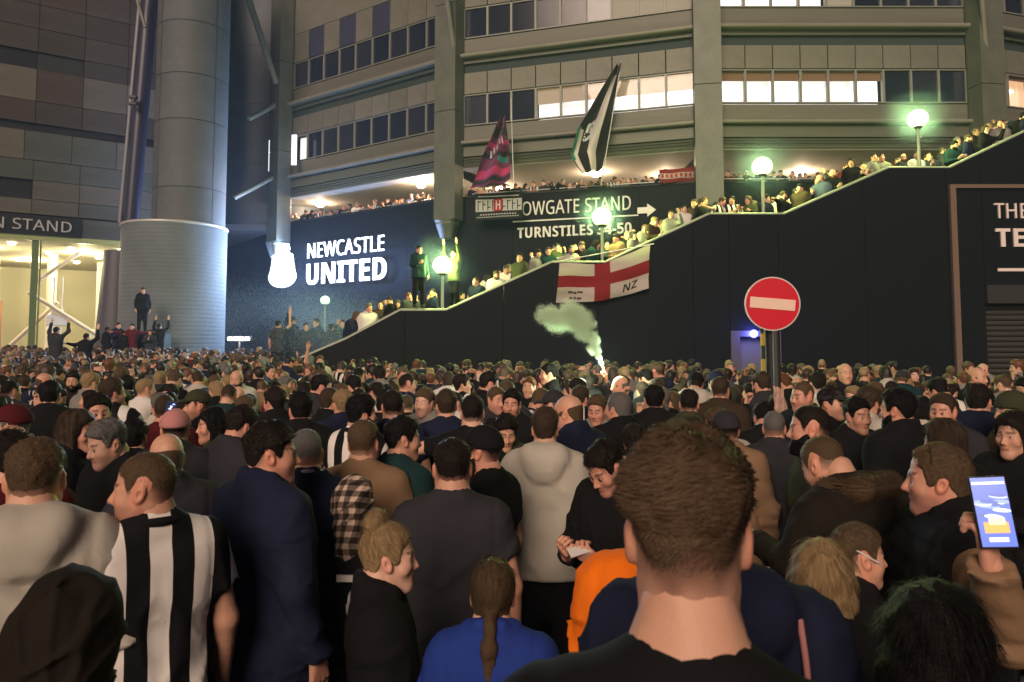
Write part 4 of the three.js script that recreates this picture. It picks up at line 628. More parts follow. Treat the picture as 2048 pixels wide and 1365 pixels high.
const plaidM = mat(1, 1, 1, 0.95, 0, { map: (() => { const t = noiseTex(64, (u, v) => { const a = (u * 2) % 1 < 0.45, b = (v * 2) % 1 < 0.45, k = a && b ? 0.75 : a || b ? 0.42 : 0.2; return [k, k * 0.88, k * 0.8]; }, true); t.repeat.set(9, 9); return t; })() });
const shoeM = mat(0.02, 0.02, 0.02, 0.6);

const LOD = [{ head: 0.0042, hair: 0.0062, cloth: 0.0125, body: 0.028, arm: 0.011, hand: 0.0042, leg: 0.03, st: 1 }, { head: 0.0068, hair: 0.0088, cloth: 0.021, body: 0.045, arm: 0.016, hand: 0.0062, leg: 0.04, st: 0.35 }, { head: 0.0118, hair: 0.0125, cloth: 0.034, body: 0.06, arm: 0.022, hand: 0.0105, leg: 0.055, st: 0 }];
const memo = new Map(), once = (k, f) => { if (!memo.has(k)) memo.set(k, f()); return memo.get(k); };
const HEADS = [{ w: 1, n: 1 }, { w: 1.04, j: 1.1, n: 1.15, f: 0.6, stubble: 0.5 }, { w: 0.96, j: 0.96, n: 0.92, stubble: 0.35, nk: 0.92 }, { w: 1.02, j: 1.05, n: 1.05, f: 1.1, scalp: 0 }, { w: 0.95, j: 0.86, n: 0.82 }];
const hfOf = (v) => once(`hf${v}`, () => headFields(HEADS[v]));
const headBase = (v, lod) => once(`headB${v},${lod}`, () => net(hfOf(v).head, [-0.105, -0.2, -0.135], [0.105, 0.14, 0.14], LOD[lod].head));
const headMesh = (v, lod, tone) => once(`head${v},${lod},${tone}`, () => headColors({ ...headBase(v, lod) }, HEADS[v], tone));
const toneOf = (o) => o.hair === 'bald' || o.hair === 'receding' ? -1 : { black: 0, dark: 0, brown: 0, warm: 1, fair: 1, ginger: 1, grey: 2, blonde: 2, white: 2 }[o.hc ?? 'dark'];
const hairMesh = (v, style, lod, seed) => once(`hair${v},${style},${lod},${lod < 2 ? seed : 0}`, () => { const b = style === 'long' || style === 'pony' ? HAIRLO : [-0.14, -0.19, -0.17]; const s = net(hairField(hfOf(v), style, seed), b, HAIRHI, LOD[lod].hair); if (!LOD[lod].st) return [s]; const n = { messy: 16000, short: 5000, crop: 4200, buzz: 2600, thick: 5000, curly: 5200, receding: 3200, bald: 1200, bun: 3600, pony: 4200, long: 5200, bob: 4200 }[style] * LOD[lod].st, L = { messy: 0.017, short: 0.013, crop: 0.007, buzz: 0.005, thick: 0.018, curly: 0.014, receding: 0.010, bald: 0.004, bun: 0.03, pony: 0.04, long: 0.05, bob: 0.045 }[style]; return [s, strands(s, n, L, lod ? 0.0013 : 0.0009, style, seed)]; });
const handMesh = (grip, lod) => once(`hand${grip},${lod}`, () => handShape(grip, LOD[lod].hand));
const GAR = { tee: { off: 0.009, sleeve: 0.56, hem: 0.86 }, jacket: { off: 0.017, sleeve: 1, hem: 0.80, collar: 1 }, coat: { off: 0.022, sleeve: 1, hem: 0.62, collar: 1 }, hoodie: { off: 0.018, sleeve: 1, hem: 0.82, hood: 1 }, sweater: { off: 0.013, sleeve: 1, hem: 0.84 }, parka: { off: 0.028, sleeve: 1, hem: 0.70, hood: 1.25 }, shirt: { off: 0.011, sleeve: 0.58, hem: 0.84 }, vest: { off: 0.028, sleeve: 0.12, hem: 0.84, collar: 1 } };
const GNAME = { tee: 't_shirt', jacket: 'jacket', coat: 'coat', hoodie: 'hoodie', sweater: 'sweater', parka: 'parka', shirt: 'striped_shirt', vest: 'padded_vest' };

// all surfaces of one body, in its own axes; cached where the far crowd shares them
function bodyShapes(o) {
  o = { ...o, fat: (o.fat ?? 0) * 0.45 };
  const { lod, pose = ['down', 'down'], gar = 'jacket', hy = 0, hp = 0, hr = 0, lean = 0, side = 0, v = 0, fem = 0, fat = 0, seed = 1 } = o, Q = LOD[lod], g = GAR[gar];
  const sw = fem ? 0.150 : 0.170, leanM = new THREE.Matrix4().makeTranslation(0, 0.95, 0).multiply(new THREE.Matrix4().makeRotationFromEuler(new THREE.Euler(lean, 0, side))).multiply(new THREE.Matrix4().makeTranslation(0, -0.95, 0));
  const T = (p) => { const q = V(...p).applyMatrix4(leanM); return [q.x, q.y, q.z]; };
  const torso = (e, k = 0.07) => [{ a: [-0.075, 0.94, 0], b: [0.075, 0.94, 0], r: 0.115 + e + fat * 0.03, k, sz: 0.95 }, { a: T([-0.055, 1.09, 0.005 + fat * 0.03]), b: T([0.055, 1.09, 0.005 + fat * 0.03]), r: 0.113 + e + fat * 0.05 - fem * 0.012, k, sz: 0.92 }, { a: T([-0.085, 1.27, 0]), b: T([0.085, 1.27, 0]), r: 0.125 + e - fem * 0.01, k, sz: 0.88 }, { a: T([-sw + 0.05, 1.385, -0.015]), b: T([sw - 0.05, 1.385, -0.015]), r: 0.084 + e, k }, { a: T([-0.115, 1.425, -0.025]), b: T([-0.03, 1.49, -0.028]), r: 0.045 + e * 0.8, r2: 0.045 + e * 0.55, k: 0.05 }, { a: T([0.115, 1.425, -0.025]), b: T([0.03, 1.49, -0.028]), r: 0.045 + e * 0.8, r2: 0.045 + e * 0.55, k: 0.05 }, { a: T([-0.03, 1.478, -0.052]), b: T([0.03, 1.478, -0.052]), r: 0.032 + e * 0.7, k: 0.04 }];
  if (fem) torso.f = 1;
  const arms = [-1, 1].map((s, i) => { const a = ARMS[pose[i]]; const S = T([s * sw, 1.405, -0.012]), E = T([s * a[0][0] * (fem ? 0.93 : 1), a[0][1], a[0][2]]), W = T([s * a[1][0], a[1][1], a[1][2]]), hd = V(...a[2]); hd.x *= s; const pn = V(...a[3]); pn.x *= s; const R = new THREE.Matrix4().extractRotation(leanM); hd.applyMatrix4(R).normalize(); pn.applyMatrix4(R); pn.addScaledVector(hd, -pn.dot(hd)).normalize(); return { s, S, E, W, hd, pn }; });
  const armB = (e, f1 = 1) => arms.flatMap(({ S, E, W }) => f1 >= 1 ? [{ a: S, b: E, r: 0.055 + e, r2: 0.045 + e, k: 0.05 }, { a: E, b: W, r: 0.045 + e, r2: 0.033 + e * 0.8, k: 0.035, flat: e > 0 ? 1 : 0 }] : [{ a: S, b: [0, 1, 2].map((i) => lerp(S[i], E[i], f1)), r: 0.056 + e, r2: 0.054 + e * 1.5, k: 0.05, flat: 1 }]);
  const arm2 = (e) => arms.flatMap(({ S, E, W }) => [{ a: S, b: E, r: 0.055 + e, r2: 0.043 + e, k: 0.03 }, { a: E, b: W, r: 0.043 + e, r2: 0.029, k: 0.02 }]);
  const legs = (e, flat) => [-1, 1].flatMap((s) => [{ a: [s * 0.09, 0.9, 0], b: [s * 0.105, 0.5, 0.01], r: 0.088 + e, r2: 0.06 + e, k: 0.03 }, { a: [s * 0.105, 0.5, 0.01], b: [s * 0.115, 0.07, -0.02], r: 0.06 + e, r2: 0.042 + e * 1.3, k: 0.03, flat }]);
  const out = {};
  // skin: head, neck, hidden torso, arms, hands
  const headM = leanM.clone().multiply(new THREE.Matrix4().makeTranslation(0, 1.474 + (o.neck ?? 0), -0.014)).multiply(new THREE.Matrix4().makeRotationFromEuler(new THREE.Euler(hp, hy, hr, 'YXZ'))).multiply(new THREE.Matrix4().makeTranslation(0, 0.116, 0.033)).multiply(new THREE.Matrix4().makeScale(0.89 * (o.hs ?? 1), 0.925 * (o.hs ?? 1), 0.89 * (o.hs ?? 1)));
  out.headM = headM;
  const parts = [xf(headMesh(v, lod, toneOf(o)), headM)];
  const neckB = bones([{ a: T([0, 1.56, -0.012]), b: T([0, 1.45, -0.02]), r: 0.055 + (HEADS[v].f ?? 0) * 0.006, r2: 0.060, k: 0.03 }, ...torso(-0.012), ...legs(-0.012, 0)]);
  parts.push(net(neckB, [-0.4, 0.0, -0.3], [0.4, 1.66, 0.75], Q.body));
  const far = Math.max(...arms.map((a) => Math.max(Math.abs(a.W[0]), Math.abs(a.E[0])))) + 0.12, hi = Math.max(1.5, ...arms.map((a) => Math.max(a.W[1], a.E[1]) + 0.1)), zf = Math.max(0.25, ...arms.map((a) => Math.max(a.W[2], a.E[2]) + 0.12));
  parts.push(net(bones(arm2(-0.004)), [-far, 0.78, -0.32], [far, hi, zf], g.sleeve < 1 ? Q.arm : Q.arm * 1.5));
  arms.forEach((A, i) => { if (pose[i] === 'pocket') return; const grip = o.grip?.[i] ?? (pose[i] === 'hold' || pose[i] === 'phone' || pose[i] === 'phonewide' || pose[i] === 'flare' || pose[i] === 'front' ? 1 : pose[i] === 'up' || pose[i] === 'clap' ? 0.15 : 0.5); let h = handMesh(grip, lod); const z = A.pn, y = A.hd, x = y.clone().cross(z); if (A.s > 0) { /* the thumb goes to the other side */ } const m = new THREE.Matrix4().makeBasis(x.clone().multiplyScalar(1), y, z).setPosition(...A.W); const th = V(0, 0, 1).applyMatrix4(leanM).sub(V(0, 0, 0).applyMatrix4(leanM)); const want = pose[i] === 'down' || pose[i] === 'around' ? th : V(-A.s, 0.3, 0.2); if (x.dot(want) < 0) h = flipX(h); parts.push(xf(h, m)); });
  out.body = surfGeo(parts, true);
  // top
  const amp = [0.012, 0.012, 0.011][lod] * (gar === 'vest' ? 1.2 : gar === 'tee' || gar === 'shirt' ? 0.7 : gar === 'sweater' ? 0.75 : 0.95), s1 = seed * 1.7, s2 = seed * 3.1;
  const low = [{ a: [-0.07, g.hem + 0.02, 0], b: [0.07, g.hem + 0.02, 0], r: 0.125 + g.off + fat * 0.03, k: 0.06, sz: 0.95 }];
  const tor = [...torso(g.off), ...low];
  if (g.hood) { const r = 0.052 * g.hood; tor.push({ a: T([-0.085, 1.475, 0.03]), b: T([-0.075, 1.475, -0.085]), r: 0.034, r2: r, k: 0.03 }, { a: T([0.085, 1.475, 0.03]), b: T([0.075, 1.475, -0.085]), r: 0.034, r2: r, k: 0.03 }, { a: T([-0.075, 1.475, -0.085]), b: T([0.075, 1.475, -0.085]), r, k: 0.03 }, { a: T([-0.055, 1.445, -0.115]), b: T([0.055, 1.445, -0.115]), r: 0.056 * g.hood, k: 0.04 }, { a: T([-0.03, 1.385, -0.125]), b: T([0.03, 1.385, -0.125]), r: 0.04 * g.hood, k: 0.05 }); }
  if (g.collar) for (let k = 0; k < 7; k++) { const a0 = k / 7 * 6.283, a1 = (k + 1) / 7 * 6.283, q = (a) => T([Math.sin(a) * 0.074, 1.505 - 0.028 * Math.cos(a), -0.012 + Math.cos(a) * 0.068]); tor.push({ a: q(a0), b: q(a1), r: 0.02, k: 0.02 }); }
  const fT = bones([...tor, ...armB(g.off * 0.75, g.sleeve)]);
  const ridge = (n) => { const a = 1 - Math.min(1, Math.abs(n) * 2.6); return a * a; };
  const fold = (x, y, z) => { // draped creases: long diagonals on the trunk, tighter ones in the crook of the arm and above the hem
    const sgn = x > 0 ? 1 : -1, ax = Math.abs(x), w = 0.35 + 0.65 * sst(1.40, 1.15, y) + 0.5 * sst(0.17, 0.24, ax), q = 0.5 * noise3(x * 5 + s1, y * 5, z * 5 + s2);
    const n1 = noise3(ax * 5.5 + y * 3.2 + q + s1, (y - ax * 0.9) * 6.2 + q * 2, z * 4 + s2), n2 = noise3(x * 9 + s2, (y + ax * 0.4) * 15 + q * 3, z * 8 + s1);
    const sm = lod < 2 ? 0.0055 * (Math.exp(-(((y - 1.315) / 0.010) ** 2)) * (gar === 'jacket' || gar === 'coat' || gar === 'parka' ? (z < 0 ? 1 : 0) : 0) + Math.exp(-(((ax - sw + 0.01) / 0.010) ** 2)) * (y > 1.2 ? 1 : 0) + Math.exp(-(((y - g.hem - 0.06) / 0.010) ** 2)) * (ax < 0.2 ? 1 : 0)) : 0; // sewn seams
    return -sm + amp * w * (1.25 * (ridge(n1) - 0.35) + 0.7 * (ridge(n2) - 0.3)) + (gar === 'vest' ? 0.009 * Math.sqrt(Math.abs(Math.sin(y * 40))) : 0);
  };
  const hem = (y) => g.hem - y, uphood = o.hoodUp;
  const fTop = (x, y, z) => { const d = fT(x, y, z); if (d > 0.06) return d; return smax(d - fold(x, y, z), hem(y), 0.008); };
  const tm = net(fTop, [-far - 0.03, g.hem - 0.05, -0.36], [far + 0.03, Math.max(1.62, hi + 0.03), zf + 0.04], Q.cloth);
  out.top = surfGeo([tm]);
  if (gar === 'shirt') { const p = out.top.attributes.position, uv = out.top.attributes.uv; for (let i = 0; i < p.count; i++) uv.setXY(i, p.getX(i) * (1 + 0.12 * (1.3 - p.getY(i))), p.getY(i)); }
  if (gar === 'vest') { out.sleeves = surfGeo([net(((f) => (x, y, z) => f(x, y, z) - fold(x, y, z) * 0.8)(bones(armB(0.022, 1))), [-far - 0.03, 0.78, -0.36], [far + 0.03, hi + 0.03, zf + 0.04], Q.cloth)]); }
  out.trousers = surfGeo([net(bones([{ a: [-0.075, 0.92, 0], b: [0.075, 0.92, 0], r: 0.125, k: 0.06, sz: 0.95 }, ...legs(0.018, 1)]), [-0.3, 0.02, -0.25], [0.3, 1.08, 0.3], Q.leg)]);
  out.shoes = surfGeo([net(bones([-1, 1].flatMap((s) => [{ a: [s * 0.115, 0.05, -0.045], b: [s * 0.125, 0.036, 0.13], r: 0.047, r2: 0.036, k: 0.02 }, { a: [s * 0.115, 0.12, -0.02], b: [s * 0.115, 0.05, -0.02], r: 0.045, k: 0.03 }])), [-0.22, -0.005, -0.14], [0.22, 0.2, 0.22], Math.max(0.016, Q.leg * 0.5))]);
  out.W = arms.map((a) => ({ W: V(...a.W), hd: a.hd, pn: a.pn }));
  return out;
}
const place3 = (s, m) => surfGeo(s.map((q) => xf(q, m)));
const topOf = (S) => { const c = V(0, 0.035, -0.014).applyMatrix4(S.headM), e = S.headM.elements; return c.y + Math.hypot(e[1] * 0.0755, e[5] * 0.088, e[9] * 0.097); };
// o: x, d, h (height), yaw, and the look; returns the person as a thing
function person(o) {
  const lod = o.lod, S = o.key ? once(o.key, () => bodyShapes(o)) : bodyShapes(o), hc0 = V(0, 0.035, -0.014).applyMatrix4(S.headM), s = o.h / topOf(S);
  const p = thing('person', o.label, 'person', o.group, [o.x, o.y ?? 0, -o.d], o.yaw * Math.PI / 180);
  { const a = o.yaw * Math.PI / 180; p.position.x -= s * (hc0.x * Math.cos(a) + hc0.z * Math.sin(a)); p.position.z -= s * (-hc0.x * Math.sin(a) + hc0.z * Math.cos(a)); } // so that the head stands over the given spot
  p.scale.setScalar(s);
  part(p, 'body', S.body, SKIN[o.skin ?? 0]);
  const hk = (kind, f, n = '') => o.key ? once(o.key + kind + n, f) : f();
  if (o.hair && o.hair !== 'none') part(p, 'hair', hk('hair' + o.hair, () => place3(hairMesh(o.v ?? 0, o.hair, lod, o.hseed ?? 1), S.headM)), hairMat[o.hc ?? 'dark']);
  if (o.beard) part(p, 'beard', hk('beard', () => place3([net(beardField(hfOf(o.v ?? 0), o.beard, 2), [-0.1, -0.17, -0.05], [0.1, 0.02, 0.13], LOD[lod].hair)], S.headM)), hairMat[o.bc ?? o.hc ?? 'dark']);
  if (o.cap) part(p, o.cap === 'cap' ? 'cap' : o.cap === 'hood' ? 'hood' : 'woolly_hat', hk('cap' + o.cap, () => place3([net(capField(hfOf(o.v ?? 0), o.cap), [-0.17, o.cap === 'hood' ? -0.24 : -0.02, -0.22], [0.17, 0.22, 0.22], LOD[lod].hair)], S.headM)), o.plaid ? plaidM : clothMat[o.capc ?? 'black']);
  part(p, GNAME[o.gar ?? 'jacket'], S.top, o.gar === 'shirt' ? stripeM : clothMat[o.tc ?? 'black']);
  if (S.sleeves) part(p, 'sleeves', S.sleeves, clothMat[o.sc ?? 'tan']);
  if (o.scarf) part(p, 'scarf', once('scarfG', () => { const g = new THREE.TorusGeometry(0.088, 0.033, 8, 26).rotateX(Math.PI / 2).scale(1, 1.25, 0.92); g.translate(0, 1.475, -0.012); return g; }), scarfM);
  part(p, 'trousers', S.trousers, clothMat[o.lc ?? 'black']);
  part(p, 'shoes', S.shoes, shoeM);
  p.updateMatrixWorld(true); p.S = S;
  return p;
}
// ------------------------------------------------------------------ the people one can tell apart, nearest first: pixel of the head's middle, pixel of its top, depth in metres, turn (180 looks away), look, label
const away = 180;
const CAST = [
  // near row
  { u: 1372, v: 848, d: 0.97, yaw: 178, hy: 0.06, hair: 'messy', hc: 'warm', v0: 2, gar: 'tee', tc: 'black', hs: 0.96, neck: 0.036, label: 'tall brown-haired man seen from close behind, in a black top, tallest and nearest head' },
  { u: 296, v: 905, d: 2.45, yaw: -165, hy: 1.05, hair: 'buzz', hc: 'fair', v0: 1, gar: 'shirt', fat: 0.5, skin: 1, label: 'man with shaved brown head in a black and white striped shirt, near front' },
  { u: 72, v: 880, d: 2.3, yaw: 172, hair: 'crop', hc: 'fair', v0: 1, gar: 'hoodie', tc: 'pale', fat: 0.4, label: 'fair crop-haired man in a pale grey hoodie beside the man in stripes' },
  { u: 132, v: 1172, d: 1.4, yaw: 150, hy: 0.3, hair: 'none', cap: 'hood', capc: 'umber', gar: 'parka', tc: 'umber', v0: 0, label: 'person with a dark hood up in a dark coat, in front of the pale hoodie' },
  { u: 540, v: 843, d: 2.95, yaw: 125, hy: -0.6, hair: 'short', hc: 'dark', v0: 1, gar: 'jacket', tc: 'navy', fat: 0.8, skin: 4, label: 'heavy dark-haired man in a navy zip jacket with white drawstring, face in profile' },
  { u: 612, v: 858, d: 3.35, yaw: 185, hair: 'buzz', hc: 'grey', v0: 3, gar: 'jacket', tc: 'navy', skin: 4, whitecollar: 1, label: 'grey buzz-cut man in a navy coat with a white collar line' },
  { u: 727, v: 843, d: 3.75, yaw: 172, hy: -0.15, hair: 'crop', hc: 'fair', v0: 1, gar: 'sweater', tc: 'tan', fat: 0.6, label: 'fair-haired man in a plain tan sweater seen from behind' },
  { u: 905, v: 880, d: 3.0, yaw: 181, hair: 'crop', hc: 'dark', v0: 1, gar: 'tee', tc: 'charcoal', fat: 0.9, skin: 1, label: 'broad man with short dark hair in a dark slate t-shirt, back turned' },
  { u: 968, v: 850, d: 3.55, yaw: -120, hy: 0.1, hair: 'buzz', hc: 'dark', cap: 'cap', capc: 'black', v0: 2, gar: 'tee', tc: 'black', beard: 0.005, skin: 4, label: 'man in a black cap and black t-shirt, face in profile' },
  { u: 1090, v: 815, d: 4.15, yaw: 177, hair: 'short', hc: 'brown', v0: 2, gar: 'hoodie', tc: 'pale', label: 'brown-haired man in an off-white hoodie, back turned, mid crowd' },
  { u: 1138, v: 790, d: 4.75, yaw: -135, hy: 0.4, hair: 'bald', hc: 'fair', v0: 3, gar: 'jacket', tc: 'navy', fat: 0.7, label: 'bald man in a dark navy jacket bending over behind the off-white hoodie', lean: 0.15 },
  { u: 772, v: 1048, d: 2.3, yaw: 92, hair: 'bun', hc: 'blonde', v0: 4, fem: 1, gar: 'jacket', tc: 'black', skin: 2, label: 'smiling blonde woman with a bun in a black jacket, in profile' },
  { u: 985, v: 1122, d: 2.15, yaw: 176, hair: 'pony', hc: 'fair', v0: 4, fem: 1, gar: 'jacket', tc: 'blue', skin: 2, label: 'girl with a long fair ponytail in a royal blue jacket' },
  { u: 1345, v: 930, d: 1.95, yaw: 165, hair: 'short', hc: 'dark', v0: 0, gar: 'jacket', tc: 'orange', fat: 0.5, label: 'person in a bright orange jacket behind the tall brown-haired man' },
  { u: 706, v: 962, d: 3.25, yaw: 165, hair: 'none', cap: 'hood', plaid: 1, v0: 4, fem: 1, gar: 'jacket', tc: 'black', print: 1, label: 'short person in a checked hood and black jacket with a white back print' },
  { u: 1209, v: 880, d: 3.35, yaw: -35, hy: -0.2, hp: 0.55, hair: 'short', hc: 'dark', v0: 2, gar: 'jacket', tc: 'black', pose: ['hold', 'hold'], skin: 4, label: 'dark-haired man looking down at a paper slip in his hands' },
  { u: 1420, v: 925, d: 1.6, yaw: 188, hair: 'short', hc: 'dark', v0: 0, gar: 'hoodie', tc: 'navy', pipe: 1, label: 'person in a navy jacket with pink piping behind the tall brown-haired man' },
  { u: 1645, v: 1086, d: 1.95, yaw: 170, hair: 'bob', hc: 'blonde', v0: 4, fem: 1, gar: 'coat', tc: 'black', label: 'blonde bob-haired woman in a black coat with her back turned' },
  { u: 1712, v: 1050, d: 2.5, yaw: 115, hair: 'crop', hc: 'fair', v0: 3, gar: 'jacket', tc: 'black', band: 1, label: 'short fair-haired man with a white strap round the head, beside the blonde bob' },
  { u: 1880, v: 888, d: 2.5, yaw: -70, hy: -0.28, hair: 'receding', hc: 'fair', v0: 1, gar: 'vest', tc: 'black', sc: 'tan', pose: ['down', 'phonewide'], fat: 0.5, skin: 4, label: 'fair man with thinning hair in a dark padded vest holding up a bright phone' },
  { u: 1872, v: 1178, d: 1.25, yaw: 175, hair: 'bob', hc: 'black', v0: 4, gar: 'coat', tc: 'black', label: 'person with smooth black hair in dark clothes, in front of the padded vest' },
  { u: 1644, v: 872, d: 3.1, yaw: -125, hp: 0.35, hair: 'buzz', hc: 'fair', v0: 1, gar: 'parka', tc: 'umber', fur: 1, lean: 0.12, pose: ['around', 'front'], label: 'fair buzz-cut man in a dark parka with a fur hood, hugging the bearded man' },
  { u: 1622, v: 810, d: 3.75, yaw: -85, hair: 'buzz', hc: 'dark', v0: 1, gar: 'jacket', tc: 'olive', beard: 0.016, bc: 'black', skin: 4, label: 'shaven-headed man with a thick black beard in an olive jacket' },
  { u: 1548, v: 822, d: 4.7, yaw: 178, hair: 'buzz', hc: 'grey', v0: 2, gar: 'jacket', tc: 'charcoal', label: 'grey buzz-cut man in a charcoal jacket by the no entry post' },
  { u: 1889, v: 840, d: 3.75, yaw: -140, hy: 0.3, hair: 'bob', hc: 'brown', v0: 4, fem: 1, gar: 'jacket', tc: 'black', label: 'woman with brown bobbed hair behind the man with the bright phone' },
  { u: 1797, v: 778, d: 4.55, yaw: -140, hy: 0.5, hair: 'short', hc: 'black', v0: 2, gar: 'jacket', tc: 'black', beard: 0.005, skin: 4, label: 'tall black-haired man in a plain black jacket, short beard, looking aside' },
  { u: 1712, v: 795, d: 5.0, yaw: 40, hair: 'short', hc: 'black', v0: 2, gar: 'jacket', tc: 'black', skin: 1, label: 'smiling black-haired man facing out of the crowd beside the tall bearded man' },
  { u: 1662, v: 770, d: 5.6, yaw: 60, hair: 'short', hc: 'dark', v0: 1, gar: 'jacket', tc: 'black', fat: 0.6, cap: 'cap', capc: 'charcoal', label: 'heavy man in a dark flat cap above the bearded man' },
  { u: 1886, v: 788, d: 5.0, yaw: -20, hair: 'crop', hc: 'brown', v0: 1, gar: 'jacket', tc: 'charcoal', skin: 4, label: 'red-faced man facing out behind the brown bob' },
  { u: 2028, v: 826, d: 3.9, yaw: -30, hair: 'long', hc: 'dark', v0: 4, fem: 1, gar: 'coat', tc: 'black', pose: ['front', 'hold'], label: 'long dark-haired woman facing out, hands before her, at the edge of the picture' },
  { u: 1955, v: 768, d: 5.4, yaw: 172, hair: 'short', hc: 'dark', v0: 1, gar: 'hoodie', tc: 'navy', label: 'dark-haired man in a navy hoodie, back turned, behind the long-haired woman' },
  { u: 2026, v: 782, d: 4.8, yaw: -60, hair: 'none', cap: 'hat', capc: 'olive', v0: 1, gar: 'jacket', tc: 'brown', label: 'man in an olive woolly hat above the long-haired woman' },
  { u: 1606, v: 764, d: 6.0, yaw: -45, hair: 'buzz', hc: 'fair', v0: 1, gar: 'coat', tc: 'black', skin: 4, label: 'red-faced fair man facing out next to the no entry post' },
  { u: 1308, v: 770, d: 6.0, yaw: 184, hair: 'short', hc: 'black', v0: 1, gar: 'jacket', tc: 'black', label: 'black-haired man, back turned, above the tall brown-haired man' },
  { u: 1378, v: 780, d: 5.9, yaw: 176, hair: 'crop', hc: 'dark', v0: 0, gar: 'jacket', tc: 'olive', label: 'crop-haired man in an olive jacket, back turned, above the tall brown-haired man' },
  { u: 1238, v: 785, d: 5.4, yaw: -150, hy: 0.4, hair: 'receding', hc: 'grey', v0: 3, gar: 'jacket', tc: 'black', label: 'balding grey man in a black jacket below the flare smoke' },
  { u: 1241, v: 752, d: 8.4, yaw: -95, hair: 'bald', hc: 'grey', v0: 3, gar: 'jacket', tc: 'charcoal', pose: ['flare', 'down'], label: 'bald man holding up the burning flare' },
  { u: 1440, v: 755, d: 6.6, yaw: 170, hair: 'crop', hc: 'brown', v0: 1, gar: 'jacket', tc: 'brown', label: 'man in a brown jacket, back turned, between flag and no entry sign' },
  { u: 1452, v: 820, d: 4.5, yaw: 190, hair: 'buzz', hc: 'dark', cap: 'cap', capc: 'charcoal', v0: 1, gar: 'jacket', tc: 'tan', label: 'man in a charcoal cap half hidden behind the tall brown-haired head' },
  { u: 945, v: 792, d: 4.95, yaw: 178, hair: 'crop', hc: 'dark', v0: 1, gar: 'tee', tc: 'black', pose: ['down', 'around'], skin: 2, label: 'man in a black t-shirt with one bare arm over his neighbour' },
  { u: 893, v: 780, d: 5.6, yaw: 182, hair: 'short', hc: 'brown', v0: 0, gar: 'sweater', tc: 'navy', label: 'brown-haired man in a navy sweater, neighbour under the bare arm' },
  { u: 803, v: 833, d: 3.95, yaw: 128, hy: -0.4, hair: 'short', hc: 'black', v0: 2, gar: 'sweater', tc: 'teal', skin: 1, label: 'black-haired young man in a dark teal sweater beside the tan sweater' },
  { u: 786, v: 782, d: 5.3, yaw: 178, hair: 'crop', hc: 'dark', v0: 1, gar: 'tee', tc: 'navy', label: 'crop-haired man in a navy t-shirt behind the dark teal sweater' },
  { u: 722, v: 787, d: 4.9, yaw: 140, hy: -0.5, hair: 'thick', hc: 'black', v0: 2, gar: 'shirt', beard: 0.010, bc: 'black', label: 'bearded black-haired man in a black and white striped shirt, mid crowd' },
  { u: 686, v: 780, d: 6.0, yaw: -165, hair: 'short', hc: 'blonde', v0: 0, gar: 'jacket', tc: 'navy', label: 'blond man in a navy jacket behind the bearded man in stripes' },
  { u: 602, v: 785, d: 5.2, yaw: 184, hair: 'short', hc: 'black', v0: 3, gar: 'coat', tc: 'black', fat: 0.6, skin: 4, label: 'broad man with black hair and a red neck in a black coat' },
  { u: 484, v: 812, d: 4.4, yaw: 120, hp: 0.2, hair: 'short', hc: 'dark', v0: 2, gar: 'coat', tc: 'charcoal', skin: 4, pose: ['hold', 'hold'], label: 'dark-haired man in a charcoal leather coat looking down, behind the navy zip jacket' },
  { u: 428, v: 818, d: 4.9, yaw: -85, hair: 'long', hc: 'black', v0: 4, fem: 1, gar: 'jacket', tc: 'olive', skin: 4, label: 'long black-haired woman in an olive jacket, face in profile' },
  { u: 396, v: 778, d: 5.9, yaw: -70, hair: 'none', cap: 'cap', capc: 'olive', v0: 1, gar: 'jacket', tc: 'black', skin: 4, label: 'man in an olive cap with an orange-lit face' },
  { u: 351, v: 817, d: 4.35, yaw: 175, hair: 'buzz', hc: 'dark', cap: 'cap', capc: 'pink', v0: 1, gar: 'jacket', tc: 'charcoal', label: 'person in a pale pink baseball cap, back turned' },
  { u: 334, v: 866, d: 3.35, yaw: 190, hair: 'bald', hc: 'fair', v0: 3, gar: 'jacket', tc: 'charcoal', fat: 0.6, pose: ['down', 'down'], label: 'bald man seen from behind just beyond the man in stripes' },
  { u: 268, v: 838, d: 4.4, yaw: 172, hair: 'short', hc: 'black', v0: 2, gar: 'jacket', tc: 'black', pose: ['phone', 'down'], label: 'person holding a bright phone up between raised hands' },
  { u: 214, v: 838, d: 3.8, yaw: -60, hp: 0.25, hair: 'short', hc: 'grey', v0: 1, gar: 'jacket', tc: 'black', skin: 2, label: 'grey-haired man in a black jacket looking down, behind the pale hoodie' },
  { u: 152, v: 822, d: 4.2, yaw: 70, hair: 'long', hc: 'brown', v0: 4, fem: 1, gar: 'coat', tc: 'black', skin: 4, label: 'woman with long brown hair in a black coat, face in profile' },
  { u: 196, v: 788, d: 5.0, yaw: 10, hair: 'short', hc: 'dark', v0: 1, gar: 'jacket', tc: 'charcoal', skin: 4, label: 'dark-haired man facing out behind the grey-haired man' },
  { u: 26, v: 808, d: 4.2, yaw: -95, hair: 'buzz', hc: 'grey', cap: 'cap', capc: 'maroon', v0: 1, gar: 'jacket', tc: 'grey', skin: 4, label: 'man in a maroon cap facing the picture edge' },
  { u: 20, v: 862, d: 3.0, yaw: -160, hair: 'short', hc: 'dark', v0: 2, gar: 'tee', tc: 'maroon', pose: ['phone', 'up'], label: 'person with a raised bare arm behind the pale hoodie' },
  { u: 100, v: 762, d: 6.2, yaw: 170, hair: 'short', hc: 'black', v0: 1, gar: 'coat', tc: 'black', label: 'broad black-coated man at the edge below the lobby' },
